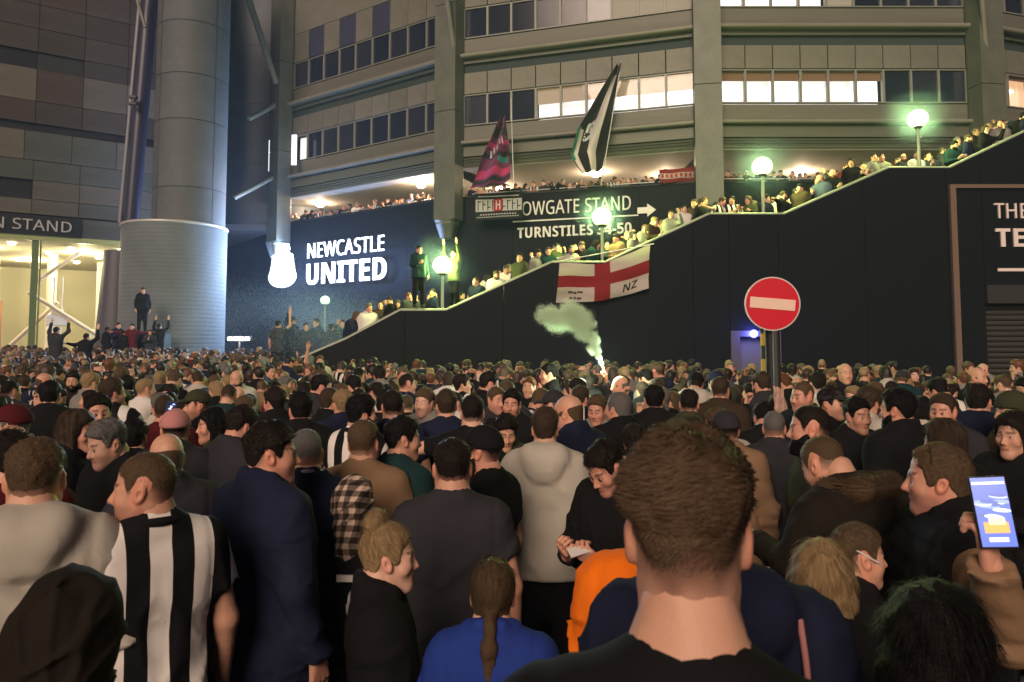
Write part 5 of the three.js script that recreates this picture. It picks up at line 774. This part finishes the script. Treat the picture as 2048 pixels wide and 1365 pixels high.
  { u: 1012, v: 826, d: 4.9, yaw: 8, hp: 0.3, hair: 'thick', hc: 'dark', v0: 4, gar: 'jacket', tc: 'olive', label: 'young man in an olive jacket facing out with lowered head' },
  { u: 1024, v: 778, d: 6.0, yaw: -10, hair: 'short', hc: 'dark', v0: 2, gar: 'jacket', tc: 'black', skin: 4, label: 'man facing out with a red-lit face behind the olive jacket' },
  { u: 992, v: 775, d: 6.5, yaw: 30, hair: 'crop', hc: 'fair', v0: 1, gar: 'jacket', tc: 'charcoal', skin: 4, label: 'fair crop-haired man facing out, mid crowd under the lowest globe lamp' },
  { u: 1108, v: 780, d: 5.9, yaw: -60, hair: 'buzz', hc: 'grey', cap: 'cap', capc: 'charcoal', v0: 1, gar: 'jacket', tc: 'black', label: 'man in a charcoal cap beside the bald bending man' },
  { u: 1195, v: 790, d: 5.8, yaw: -20, hp: 0.2, hair: 'crop', hc: 'fair', v0: 0, gar: 'jacket', tc: 'grey', skin: 4, label: 'fair man facing out in a grey jacket below the flare smoke' },
  { u: 660, v: 775, d: 6.6, yaw: 120, hair: 'thick', hc: 'brown', v0: 4, fem: 1, gar: 'jacket', tc: 'black', label: 'brown-haired woman behind the broad black coat' },
  { u: 850, v: 776, d: 6.2, yaw: -30, hair: 'short', hc: 'fair', v0: 1, gar: 'jacket', tc: 'grey', skin: 2, label: 'fair-haired man facing out in a grey jacket near the navy sweater' },
  { u: 1098, v: 727, d: 9.0, yaw: -80, hair: 'short', hc: 'black', v0: 2, gar: 'jacket', tc: 'black', label: 'tall dark-haired man in a black jacket, head above the back rows' },
  { u: 1690, v: 727, d: 9.2, yaw: 20, hair: 'bald', hc: 'grey', v0: 3, gar: 'jacket', tc: 'black', label: 'tall bald man facing out, head above the back rows before the blank wall' },
  { u: 1954, v: 735, d: 8.6, yaw: 60, hair: 'bald', hc: 'grey', v0: 1, gar: 'jacket', tc: 'black', label: 'tall bald man before the framed panel' },
];
const people = [], PERSONS = 'crowd of people in front of the stadium';
function dress(p, o) { // small parts of single people
  const S = p.S, at3 = (x, y, z) => V(x, y, z);
  if (o.gar === 'shirt') part(p, 'collar', new THREE.TorusGeometry(0.074, 0.015, 8, 36).rotateX(Math.PI / 2 + 0.12).translate(0, 1.492, -0.02), clothMat.black);
  if (o.whitecollar) { const g = new THREE.TorusGeometry(0.066, 0.007, 8, 28, Math.PI * 1.2).rotateX(Math.PI / 2).rotateY(2.0 + 1.3); part(p, 'collar_line', new THREE.TorusGeometry(0.073, 0.008, 8, 36).rotateX(Math.PI / 2 + 0.15).translate(0, 1.525, -0.018), clothMat.white); }
  if (o.print) { const g = new THREE.TorusGeometry(0.035, 0.012, 6, 20).scale(0.8, 1.2, 0.3).translate(-0.06, 1.2, -0.155), g2 = new THREE.TorusGeometry(0.05, 0.011, 6, 16, 1.7).rotateZ(-1.5).scale(0.8, 1.3, 0.3).translate(-0.065, 1.17, -0.155); part(p, 'back_print', mergeGeometries([g, g2, box(0.1, 0.03, 0.012).translate(-0.02, 1.3, -0.152)]), clothMat.white); }
  if (o.pipe) part(p, 'piping', new THREE.TubeGeometry(new THREE.CatmullRomCurve3([at3(-0.135, 1.46, -0.115), at3(-0.14, 1.38, -0.135), at3(-0.142, 1.28, -0.14)]), 12, 0.006, 6), clothMat.pink);
  if (o.band) part(p, 'head_strap', new THREE.TorusGeometry(0.099, 0.0045, 8, 40).scale(0.86, 1.06, 1).rotateX(Math.PI / 2 + 0.5).applyMatrix4(S.headM.clone().multiply(new THREE.Matrix4().makeTranslation(0, 0.02, -0.004))), clothMat.white);
  if (o.fur) { const base = net(bones([{ a: [-0.10, 1.50, 0.04], b: [-0.09, 1.51, -0.09], r: 0.04, k: 0.03 }, { a: [0.10, 1.50, 0.04], b: [0.09, 1.51, -0.09], r: 0.04, k: 0.03 }, { a: [-0.09, 1.51, -0.09], b: [0.09, 1.51, -0.09], r: 0.045, k: 0.03 }]), [-0.2, 1.4, -0.2], [0.2, 1.62, 0.14], 0.012); part(p, 'fur_trim', surfGeo([base, strands(base, 5000, 0.017, 0.001, 'curly', 5)]), hairMat.fair); }
}
const spots = []; // x, depth, for spacing the rest of the crowd
CAST.forEach((c, i) => {
  const q = at(c.u, c.v, c.d), lod = c.d < 3.4 ? 0 : c.d < 6.1 ? 1 : 2, styleUp = { messy: 0.025, thick: 0.02, bun: 0.0, curly: 0.03, short: 0.012 }[c.hair] ?? 0.004;
  const o = { ...c, yaw: c.yaw - Math.atan((c.u - 1024) / F) * 57.3, v: c.v0 ?? 0, x: q.x, h: q.y - styleUp - (c.cap ? 0.012 : 0), lod, seed: i + 1, hseed: i + 3, group: PERSONS };
  if (c.gar === 'jacket' && !c.tc) o.tc = 'black';
  if (lod === 2) o.key = `cast${i}`;
  const p = person(o); dress(p, c); people.push({ o, p }); spots.push([q.x, c.d, c.u, c.v]);
});
const byLabel = (t) => people.find((k) => k.o.label.includes(t));
const wrist = (k, i) => { const w = k.p.S.W[i]; k.p.updateMatrixWorld(true); return { p: w.W.clone().applyMatrix4(k.p.matrixWorld), y: w.hd.clone().transformDirection(k.p.matrixWorld), z: w.pn.clone().transformDirection(k.p.matrixWorld) }; };
// things held in hands
{ const k = byLabel('burning flare'), w = wrist(k, 0), f = scene.children.find((o) => o.name === 'flare'), d = w.p.clone().addScaledVector(w.y, 0.11).sub(at(1226, 764, 9.3)); f.position.copy(d); const sm = scene.children.find((o) => o.name === 'flare_smoke'); sm.position.copy(d); scene.children.find((o) => o.name === 'flame_light').position.add(d); }
const phoneT = (a) => canvasTex(128, 256, (c) => { c.fillStyle = a ? '#4a63b8' : '#06102a'; c.fillRect(0, 0, 128, 256); if (a) { c.fillStyle = '#dfe6ff'; c.fillRect(4, 16, 120, 10); for (let k = 0; k < 16; k++) { c.fillStyle = ['#b8c8ff', '#e8ecff', '#7f95d8', '#4a5ba0'][k % 4]; c.beginPath(); c.ellipse(20 + hash(k, 1, 1) * 90, 60 + hash(k, 2, 1) * 90, 34, 7, 0.1, 0, 7); c.fill(); } c.fillStyle = '#ff9a4a'; c.fillRect(20, 166, 90, 40); c.fillStyle = '#ffd0a0'; c.fillRect(40, 150, 60, 26); c.fillStyle = '#f4f6ff'; c.fillRect(30, 222, 70, 16); } else { c.fillStyle = '#9fb0ff'; for (let k = 0; k < 9; k++) c.fillRect(10 + hash(k, 5, 2) * 80, 16 + k * 26, 34, 14); c.fillStyle = '#ffffff'; c.fillRect(54, 40, 16, 170); } });
function phone(label, k, i, c, q, scale, a) { // centre, and the person whose hand holds it
  const o = thing('phone', label, 'phone'), t = phoneT(a), m = new THREE.MeshStandardMaterial({ roughness: 0.2, emissive: 0xffffff, emissiveMap: t, emissiveIntensity: a ? 1.9 : 1.8 }); m.color.setRGB(0.02, 0.02, 0.02);
  part(o, 'case', box(0.076, 0.16, 0.009, 0.004), M.dark); part(o, 'screen', new THREE.PlaneGeometry(0.07, 0.152), m, [0, 0, 0.0052]); part(o, 'camera_bump', box(0.03, 0.035, 0.004, 0.001), M.dark, [0.018, 0.05, -0.006]);
  o.position.copy(c); o.quaternion.copy(q); o.scale.setScalar(scale); return o;
}
{
  const e = (x, y, z) => new THREE.Quaternion().setFromEuler(new THREE.Euler(x, y, z, 'YXZ'));
  const a = byLabel('padded vest holding'), wa = wrist(a, 1); phone('bright phone held up by the man in the padded vest', a, 1, wa.p.clone().addScaledVector(wa.y, 0.10).add(V(0.0, 0.045, 0.035)), e(-0.2, -0.34, 0.10), 1.12, 1);
  const b = byLabel('holding a bright phone up between'), wb = wrist(b, 0); phone('phone with a blue screen held up in the crowd below the column', b, 0, wb.p.clone().addScaledVector(wb.y, 0.1).add(V(0.02, 0.03, 0.04)), e(-0.1, -0.1, -0.12), 1.0, 0);
  const c = byLabel('looking down at a paper'), wc = wrist(c, 1), s = thing('paper_slip', 'small white paper slip held by the man looking down', 'paper'); part(s, 'sheet', box(0.085, 0.002, 0.05), clothMat.white); s.position.copy(wc.p).addScaledVector(wc.y, 0.12); s.rotation.set(0.5, 0.3, 0.1);
  const n = byLabel('navy zip jacket with'); for (const x of [-0.03, 0.03]) part(n.p, 'drawstring', new THREE.TubeGeometry(new THREE.CatmullRomCurve3([V(x, 1.49, 0.085), V(x * 1.2, 1.42, 0.128), V(x * 1.3, 1.34, 0.15)]), 10, 0.004, 6), clothMat.white);
}
// ------------------------------------------------------------------ the rest of the crowd: the nearest are people of their own, those beyond are one mass
const zone = (u) => u < 235 ? 'by the glazed lobby' : u < 440 ? 'below the giant column' : u < 610 ? 'below the white crest' : u < 800 ? 'below the white lettering' : u < 950 ? 'below the lowest lamp' : u < 1110 ? 'below the turnstile lettering' : u < 1310 ? 'under the cross flag' : u < 1460 ? 'between flag and traffic sign' : u < 1640 ? 'around the traffic sign' : u < 1890 ? 'before the blank wall' : 'before the framed panel';
const rowOf = (d) => d < 6.2 ? 'front rows' : d < 8 ? 'middle rows' : d < 10.5 ? 'rear rows' : d < 14 ? 'far rows' : 'farthest rows';
const HAIRW = { crop: 'cropped', buzz: 'buzz-cut', short: 'short', thick: 'thick', bald: 'balding', receding: 'thinning', long: 'long', bob: 'bobbed', curly: 'curly', messy: 'tousled', pony: 'ponytailed' };
const GARW = { tee: 't-shirt', jacket: 'jacket', coat: 'coat', hoodie: 'hoodie', sweater: 'sweater', parka: 'parka', shirt: 'striped shirt', vest: 'padded vest' };
const LOOKS = []; // shared bodies of the far crowd
const POSES = [['down', 'down'], ['down', 'down'], ['pocket', 'pocket'], ['hold', 'down'], ['down', 'phone'], ['around', 'down'], ['clap', 'clap'], ['hold', 'hold'], ['down', 'down'], ['down', 'front']];
for (let i = 0; i < 22; i++) { const fem = i % 5 === 4 ? 1 : 0; LOOKS.push({ lod: 2, key: `look${i}`, v: fem ? 4 : [0, 1, 2, 3][i % 4], fem, fat: (i * 0.37) % 1, hy: [0, 0.5, -0.5, 0.2, -0.25, 0.8, -0.8][i % 7], hp: [0, 0.12, -0.08, 0.3][i % 4], pose: POSES[i % POSES.length], gar: fem ? ['jacket', 'coat', 'hoodie'][i % 3] : ['jacket', 'hoodie', 'tee', 'jacket', 'coat', 'sweater', 'shirt', 'parka', 'jacket'][i % 9], seed: i + 40, hair: fem ? ['long', 'bob', 'pony', 'long'][i % 4] : ['short', 'crop', 'buzz', 'short', 'bald', 'crop', 'thick', 'receding', 'curly'][i % 9], cap: !fem && i % 11 === 7 ? (i === 7 ? 'cap' : 'hat') : null, beard: !fem && i % 4 === 1 ? 0.009 : 0 }); }
const TC = ['black', 'black', 'black', 'black', 'black', 'navy', 'navy', 'navy', 'charcoal', 'charcoal', 'charcoal', 'olive', 'teal', 'teal', 'brown', 'grey', 'grey', 'pale', 'white', 'tan', 'maroon', 'denim'], HC = ['black', 'black', 'dark', 'dark', 'dark', 'brown', 'brown', 'brown', 'fair', 'fair', 'grey', 'ginger', 'blonde'];
const usedLabels = new Set(people.map((k) => k.o.label)), cand = [];
{ // scatter by dart throwing on a jittered grid of rows
  const cell = 0.6, grid = new Map(), key = (x, z) => `${Math.floor(x / cell)},${Math.floor(z / cell)}`;
  const near = (x, z, r) => { const cx = Math.floor(x / cell), cz = Math.floor(z / cell); for (let i = -1; i <= 1; i++) for (let j = -1; j <= 1; j++) for (const p of grid.get(`${cx + i},${cz + j}`) ?? []) if (Math.hypot(p[0] - x, p[1] - z) < r) return true; return false; };
  const add = (x, z) => { const k = key(x, z); if (!grid.has(k)) grid.set(k, []); grid.get(k).push([x, z]); };
  spots.forEach(([x, d]) => add(x, d));
  const drum = [-14.4, 31.6], uOf = (x, d) => 1024 + F * x / d;
  for (let t = 0; t < 34000; t++) {
    const d = 4.6 + Math.pow(rnd(), 0.8) * 26.5, x = rr(-0.72, 0.72) * d, u = uOf(x, d);
    if (d > 17.35 && x > -6.6 - (d - 17) * 0.12) continue;
    if (Math.hypot(x - drum[0], d - drum[1]) < 2.6 || d > 31 + (x + 17) * -0.67 || d > 30.5) continue;
    if (Math.hypot(x - 2.78, d - 8) < 0.35) continue;
    const min = d < 8 ? 0.46 : 0.41; if (near(x, d, min)) continue;
    const h = rr(1.56, 1.82) + (rnd() < 0.06 ? 0.06 : 0), vTop = 695 - (h - EYE) * F / d;
    let bad = false; for (const [, hd, hu, hv] of spots) { const w = 150 / hd + 110 / d; if (hd > d - 0.05 && Math.abs(hu - u) < w * 1.15 && vTop < hv + 330 / hd) { bad = true; break; } }
    if (bad) continue; add(x, d); cand.push({ x, d, u, h, y: riseAt(x, d) });
  }
}
cand.sort((a, b) => a.d - b.d);
const NAMED = 172, mass = [];
const faceYaw = () => { const r = rnd(); return r < 0.84 ? away + rr(-45, 45) : r < 0.91 ? rr(-70, 70) : (rnd() < 0.5 ? 1 : -1) * rr(70, 120); };
const faceWord = (y) => { y = ((y % 360) + 540) % 360 - 180; const a = Math.abs(y); return a > 130 ? 'back turned' : a < 62 ? 'facing out' : 'seen side-on'; };
cand.forEach((c, i) => {
  if (i >= NAMED) { mass.push(c); return; }
  let o, label;
  for (let t = 0; t < 60; t++) {
    const L = pick(LOOKS), yaw = faceYaw(), tc = L.gar === 'shirt' ? 'black' : L.gar === 'tee' ? pick(['black', 'navy', 'charcoal', 'white', 'teal', 'maroon']) : pick(TC), hc = pick(HC), capc = pick(['black', 'charcoal', 'olive', 'maroon', 'navy']);
    const lod = c.d < 6.0 ? 1 : 2; o = { ...L, x: c.x, d: c.d, y: c.y, h: c.h * (L.fem ? 0.955 : 1), yaw, tc, hc, capc, lod, skin: pick([0, 0, 1, 2, 4, 4]), lc: pick(['black', 'navy', 'denim']), scarf: rnd() < 0.10 && !/hood|park/.test(L.gar), group: PERSONS, seed: i + 90, hseed: i % 3 };
    if (lod === 1) o.key = undefined; else o.key = `${L.key}t${toneOf(o)}`;
    const head = L.cap ? `${capc} ${L.cap === 'cap' ? 'cap' : 'woolly hat'}` : `${HAIRW[L.hair]} ${hc} hair`, who = L.fem ? 'woman' : L.beard ? 'bearded man' : 'man';
    label = `${who}, ${head}, ${L.gar === 'shirt' ? 'striped shirt' : tc + ' ' + GARW[L.gar]}${o.scarf ? ', scarf' : ''}, ${faceWord(yaw)}, ${rowOf(c.d)} ${zone(c.u)}`;
    if (!usedLabels.has(label) && label.split(/\s+/).length < 17) break;
  }
  usedLabels.add(label); o.label = label; people.push({ o, p: person(o) });
});
// people standing on or above things
const special = (o) => { const q = at(o.u, o.v, o.d), y = o.fv ? at(o.u, o.fv, o.d).y : o.y; const k = { ...LOOKS[0], hair: 'short', hc: 'dark', pose: ['down', 'down'], gar: 'jacket', tc: 'black', seed: 200 + people.length, key: `special${people.length}`, v: 0, fat: 0, hy: 0, hp: 0, beard: 0, cap: null, fem: 0, group: PERSONS, ...o, v: 0, x: q.x, y, h: q.y - y }; people.push({ o: k, p: person(k) }); return people.at(-1); };
special({ u: 838, v: 492, fv: 616, d: 18.1, yaw: 30, gar: 'jacket', tc: 'teal', pose: ['hold', 'down'], label: 'man standing upright on the stair wall beside the lowest globe lamp' });
special({ u: 908, v: 500, fv: 622, d: 18.6, yaw: -40, pose: ['up', 'up'], tc: 'olive', label: 'person with raised arms standing just behind the lowest globe lamp' });
special({ u: 286, v: 576, y: 2.6, d: 28.4, yaw: 40, gar: 'hoodie', tc: 'black', pose: ['down', 'down'], fat: 0.2, label: 'hooded man in black standing above the crowd before the giant column' });
special({ u: 264, v: 648, y: 1.2, d: 27.6, yaw: 10, gar: 'jacket', tc: 'maroon', pose: ['around', 'around'], label: 'person with spread arms in a red top below the hooded man' });
special({ u: 318, v: 648, y: 1.2, d: 27.9, yaw: 170, gar: 'coat', tc: 'black', pose: ['up', 'up'], label: 'dark figure with both arms raised before the giant column' });
special({ u: 236, v: 646, y: 1.2, d: 28.3, yaw: 60, gar: 'jacket', tc: 'navy', pose: ['clap', 'down'], label: 'dark figure leaning against the buttress of the giant column' });
special({ u: 556, v: 642, y: 1, d: 21.5, yaw: 160, gar: 'tee', tc: 'charcoal', pose: ['up', 'down'], label: 'man in a dark grey t-shirt, one arm up, on the low wall below the crest' });
special({ u: 584, v: 634, y: 1, d: 22.1, yaw: 150, gar: 'jacket', tc: 'navy', pose: ['down', 'up'], label: 'man in a navy jacket on the low wall below the crest' });
[[612, 646, 21.4, 30, 'black', ['down', 'down'], 'dark still figure on the low wall, first beside the navy jacket'], [633, 638, 21.9, -40, 'black', ['clap', 'clap'], 'dark clapping figure on the low wall below the small dim lamp'], [662, 648, 21.3, 170, 'charcoal', ['down', 'down'], 'figure in charcoal with back turned on the low wall'], [684, 640, 22, 20, 'teal', ['phone', 'down'], 'dark teal figure filming from the low wall'], [706, 652, 21.2, -60, 'black', ['around', 'down'], 'dark figure with one arm out on the low wall'], [733, 644, 21.8, 10, 'navy', ['hold', 'down'], 'navy figure at the stair end of the low wall'], [756, 652, 21.4, 60, 'black', ['down', 'down'], 'last dark figure on the low wall, against the stair']].forEach(([u, v, d, yaw, tc, pose, label]) => special({ u, v, y: 1, d, yaw, tc, pose, label }));
[[214, 655, 28.2, 150, 'black', ['down', 'down'], 'dark figure at the plinth edge beside the glazed lobby'], [300, 660, 27.6, 20, 'charcoal', ['clap', 'down'], 'charcoal figure clapping on the plinth of the giant column'], [246, 662, 27.5, 160, 'black', ['down', 'phone'], 'dark figure filming on the plinth of the giant column']].forEach(([u, v, d, yaw, tc, pose, label]) => special({ u, v, y: 1.2, d, yaw, tc, pose, label }));
special({ u: 112, v: 655, y: 0.92, d: 22.5, yaw: 175, gar: 'jacket', tc: 'charcoal', pose: ['up', 'up'], label: 'dark figure with raised arms before the glazed lobby' });
special({ u: 172, v: 668, y: 0.75, d: 22.8, yaw: 170, gar: 'coat', tc: 'black', pose: ['up', 'around'], label: 'second dark figure raised before the glazed lobby, nearer the column' });
special({ u: 640, v: 712, y: 0.2, d: 15.5, yaw: 20, gar: 'tee', tc: 'pale', pose: ['up', 'down'], label: 'fair man raised above the back rows below the white lettering', hc: 'fair' });
// up on the stair: the front row leans on the coping
const stairFolk = [];
for (let x = at(700, 600, ZW).x, k = 0; x < 13.6; k++) {
  for (let r = 0; r < 3; r++) { const X = x + rr(-0.15, 0.15) + r * 0.2, d = ZW + 0.55 + r * 0.62 + rr(-0.08, 0.08); if (floorAt(X) < 0.25 || (Math.abs(1024 + F * X / d - 885) < 60 && r === 0)) continue; if (rnd() < (r ? 0.8 : 0.97)) stairFolk.push({ x: X, d, y: floorAt(X), h: rr(1.58, 1.80), u: 1024 + F * X / d, r }); }
  x += rr(0.36, 0.5);
}
let fr = 0;
const zoneUp = (u) => u < 960 ? 'beside the lowest globe lamp' : u < 1115 ? 'on the stair short of the cross flag' : u < 1300 ? 'on the stair above the red cross flag' : u < 1425 ? 'on the stair below the arrow' : u < 1580 ? 'on the landing below the third lamp' : u < 1780 ? 'on the stair below the highest lamp' : u < 1905 ? 'on the top landing beside the highest lamp' : 'on the top flight above the framed panel';
stairFolk.forEach((c) => {
  if (c.r === 0 && fr < 40) {
    let o, label; for (let t = 0; t < 80; t++) { const L = pick(LOOKS.filter((l) => l.gar !== 'parka')), tc = pick([...TC, 'grey']), yaw = rr(-60, 60), hc = pick(HC); o = { ...L, hc, x: c.x, d: c.d, y: c.y, h: c.h, yaw, tc, hc, capc: 'black', skin: pick([0, 1, 2, 4]), group: PERSONS }; o.key = `${L.key}t${toneOf(o)}`; label = `${L.fem ? 'woman' : L.beard ? 'bearded man' : 'man'}, ${L.cap ? 'black ' + (L.cap === 'cap' ? 'cap' : 'hat') : HAIRW[L.hair] + ' ' + hc + ' hair'}, ${L.gar === 'shirt' ? 'striped shirt' : tc + ' ' + GARW[L.gar]}, ${zoneUp(c.u)}`; if (!usedLabels.has(label) && label.split(/\s+/).length < 17) break; }
    usedLabels.add(label); o.label = label; people.push({ o, p: person(o) }); fr++;
  } else mass.push({ ...c, yaw: rr(-70, 70) });
});
// along the terrace edge
for (const [bi, t0, t1] of [[0, 3.5, 10], [1, 0.6, 10.6], [2, 0.6, 10], [3, 0.5, 10.2], [4, 0, 5]]) for (let r = 0; r < 2; r++) for (let t = t0; t < t1; t += rr(0.32, 0.55)) { const q = bays[bi].p(t, 7.24, -0.75 - r * 0.6); mass.push({ x: q.x, d: -q.z, y: 7.24, h: rr(1.6, 1.82), yaw: rr(-50, 50) }); }
{ // the mass, drawn as copies of the shared bodies
  const g = new THREE.Group(); g.name = 'distant_crowd'; g.userData = { label: 'dense mass of small figures in the far crowd, on the stair and along the terrace', category: 'crowd', kind: 'stuff' }; scene.add(g);
  const whiteC = mat(1, 1, 1, 0.9), skinC = mat(1, 1, 1, 0.55, 0, { vertexColors: true }), hairCm = mat(1, 1, 1, 0.55);
  const lists = LOOKS.map(() => []); mass.forEach((c) => { let i = Math.floor(rnd() * LOOKS.length); if (!c.yaw && LOOKS[i].pose.includes('up') && rnd() < 0.5) i = 0; lists[i].push(c); });
  LOOKS.forEach((L, i) => {
    const A = lists[i]; if (!A.length) return; const S = once(L.key, () => bodyShapes(L)), n = A.length, m4 = new THREE.Matrix4(), q = new THREE.Quaternion();
    const hairG = once(L.key + 'hair' + L.hair, () => place3(hairMesh(L.v, L.hair, 2, 1), S.headM));
    const kinds = [['body', S.body, skinC, () => pick(SKIN).color], ['hair', hairG, hairCm, () => { const h = HAIRC[pick(HC)]; return new THREE.Color().setRGB(...h); }], ['top', S.top, L.gar === 'shirt' ? stripeM : whiteC, () => { if (L.gar === 'shirt') return new THREE.Color(1, 1, 1); return new THREE.Color().setRGB(...CLOTH[pick(TC)]); }], ['trousers', S.trousers, whiteC, () => new THREE.Color().setRGB(...CLOTH[pick(['black', 'navy', 'denim'])])]];
    const mats = A.map((c) => { const s = c.h / topOf(S); q.setFromAxisAngle(V(0, 1, 0), (c.yaw ?? faceYaw()) * Math.PI / 180); return m4.clone().compose(V(c.x, c.y ?? 0, -c.d), q, V(s, s, s)); });
    for (const [nm, geo, mt, col] of kinds) { const im = new THREE.InstancedMesh(geo, mt, n); im.name = numbered(`crowd_${nm}`); mats.forEach((m, k) => { im.setMatrixAt(k, m); im.setColorAt(k, col()); }); im.castShadow = im.receiveShadow = true; g.add(im); }
  });
  console.log('people', people.length, 'mass', mass.length, 'crowd candidates', cand.length);
}


renderer.render(scene, camera);
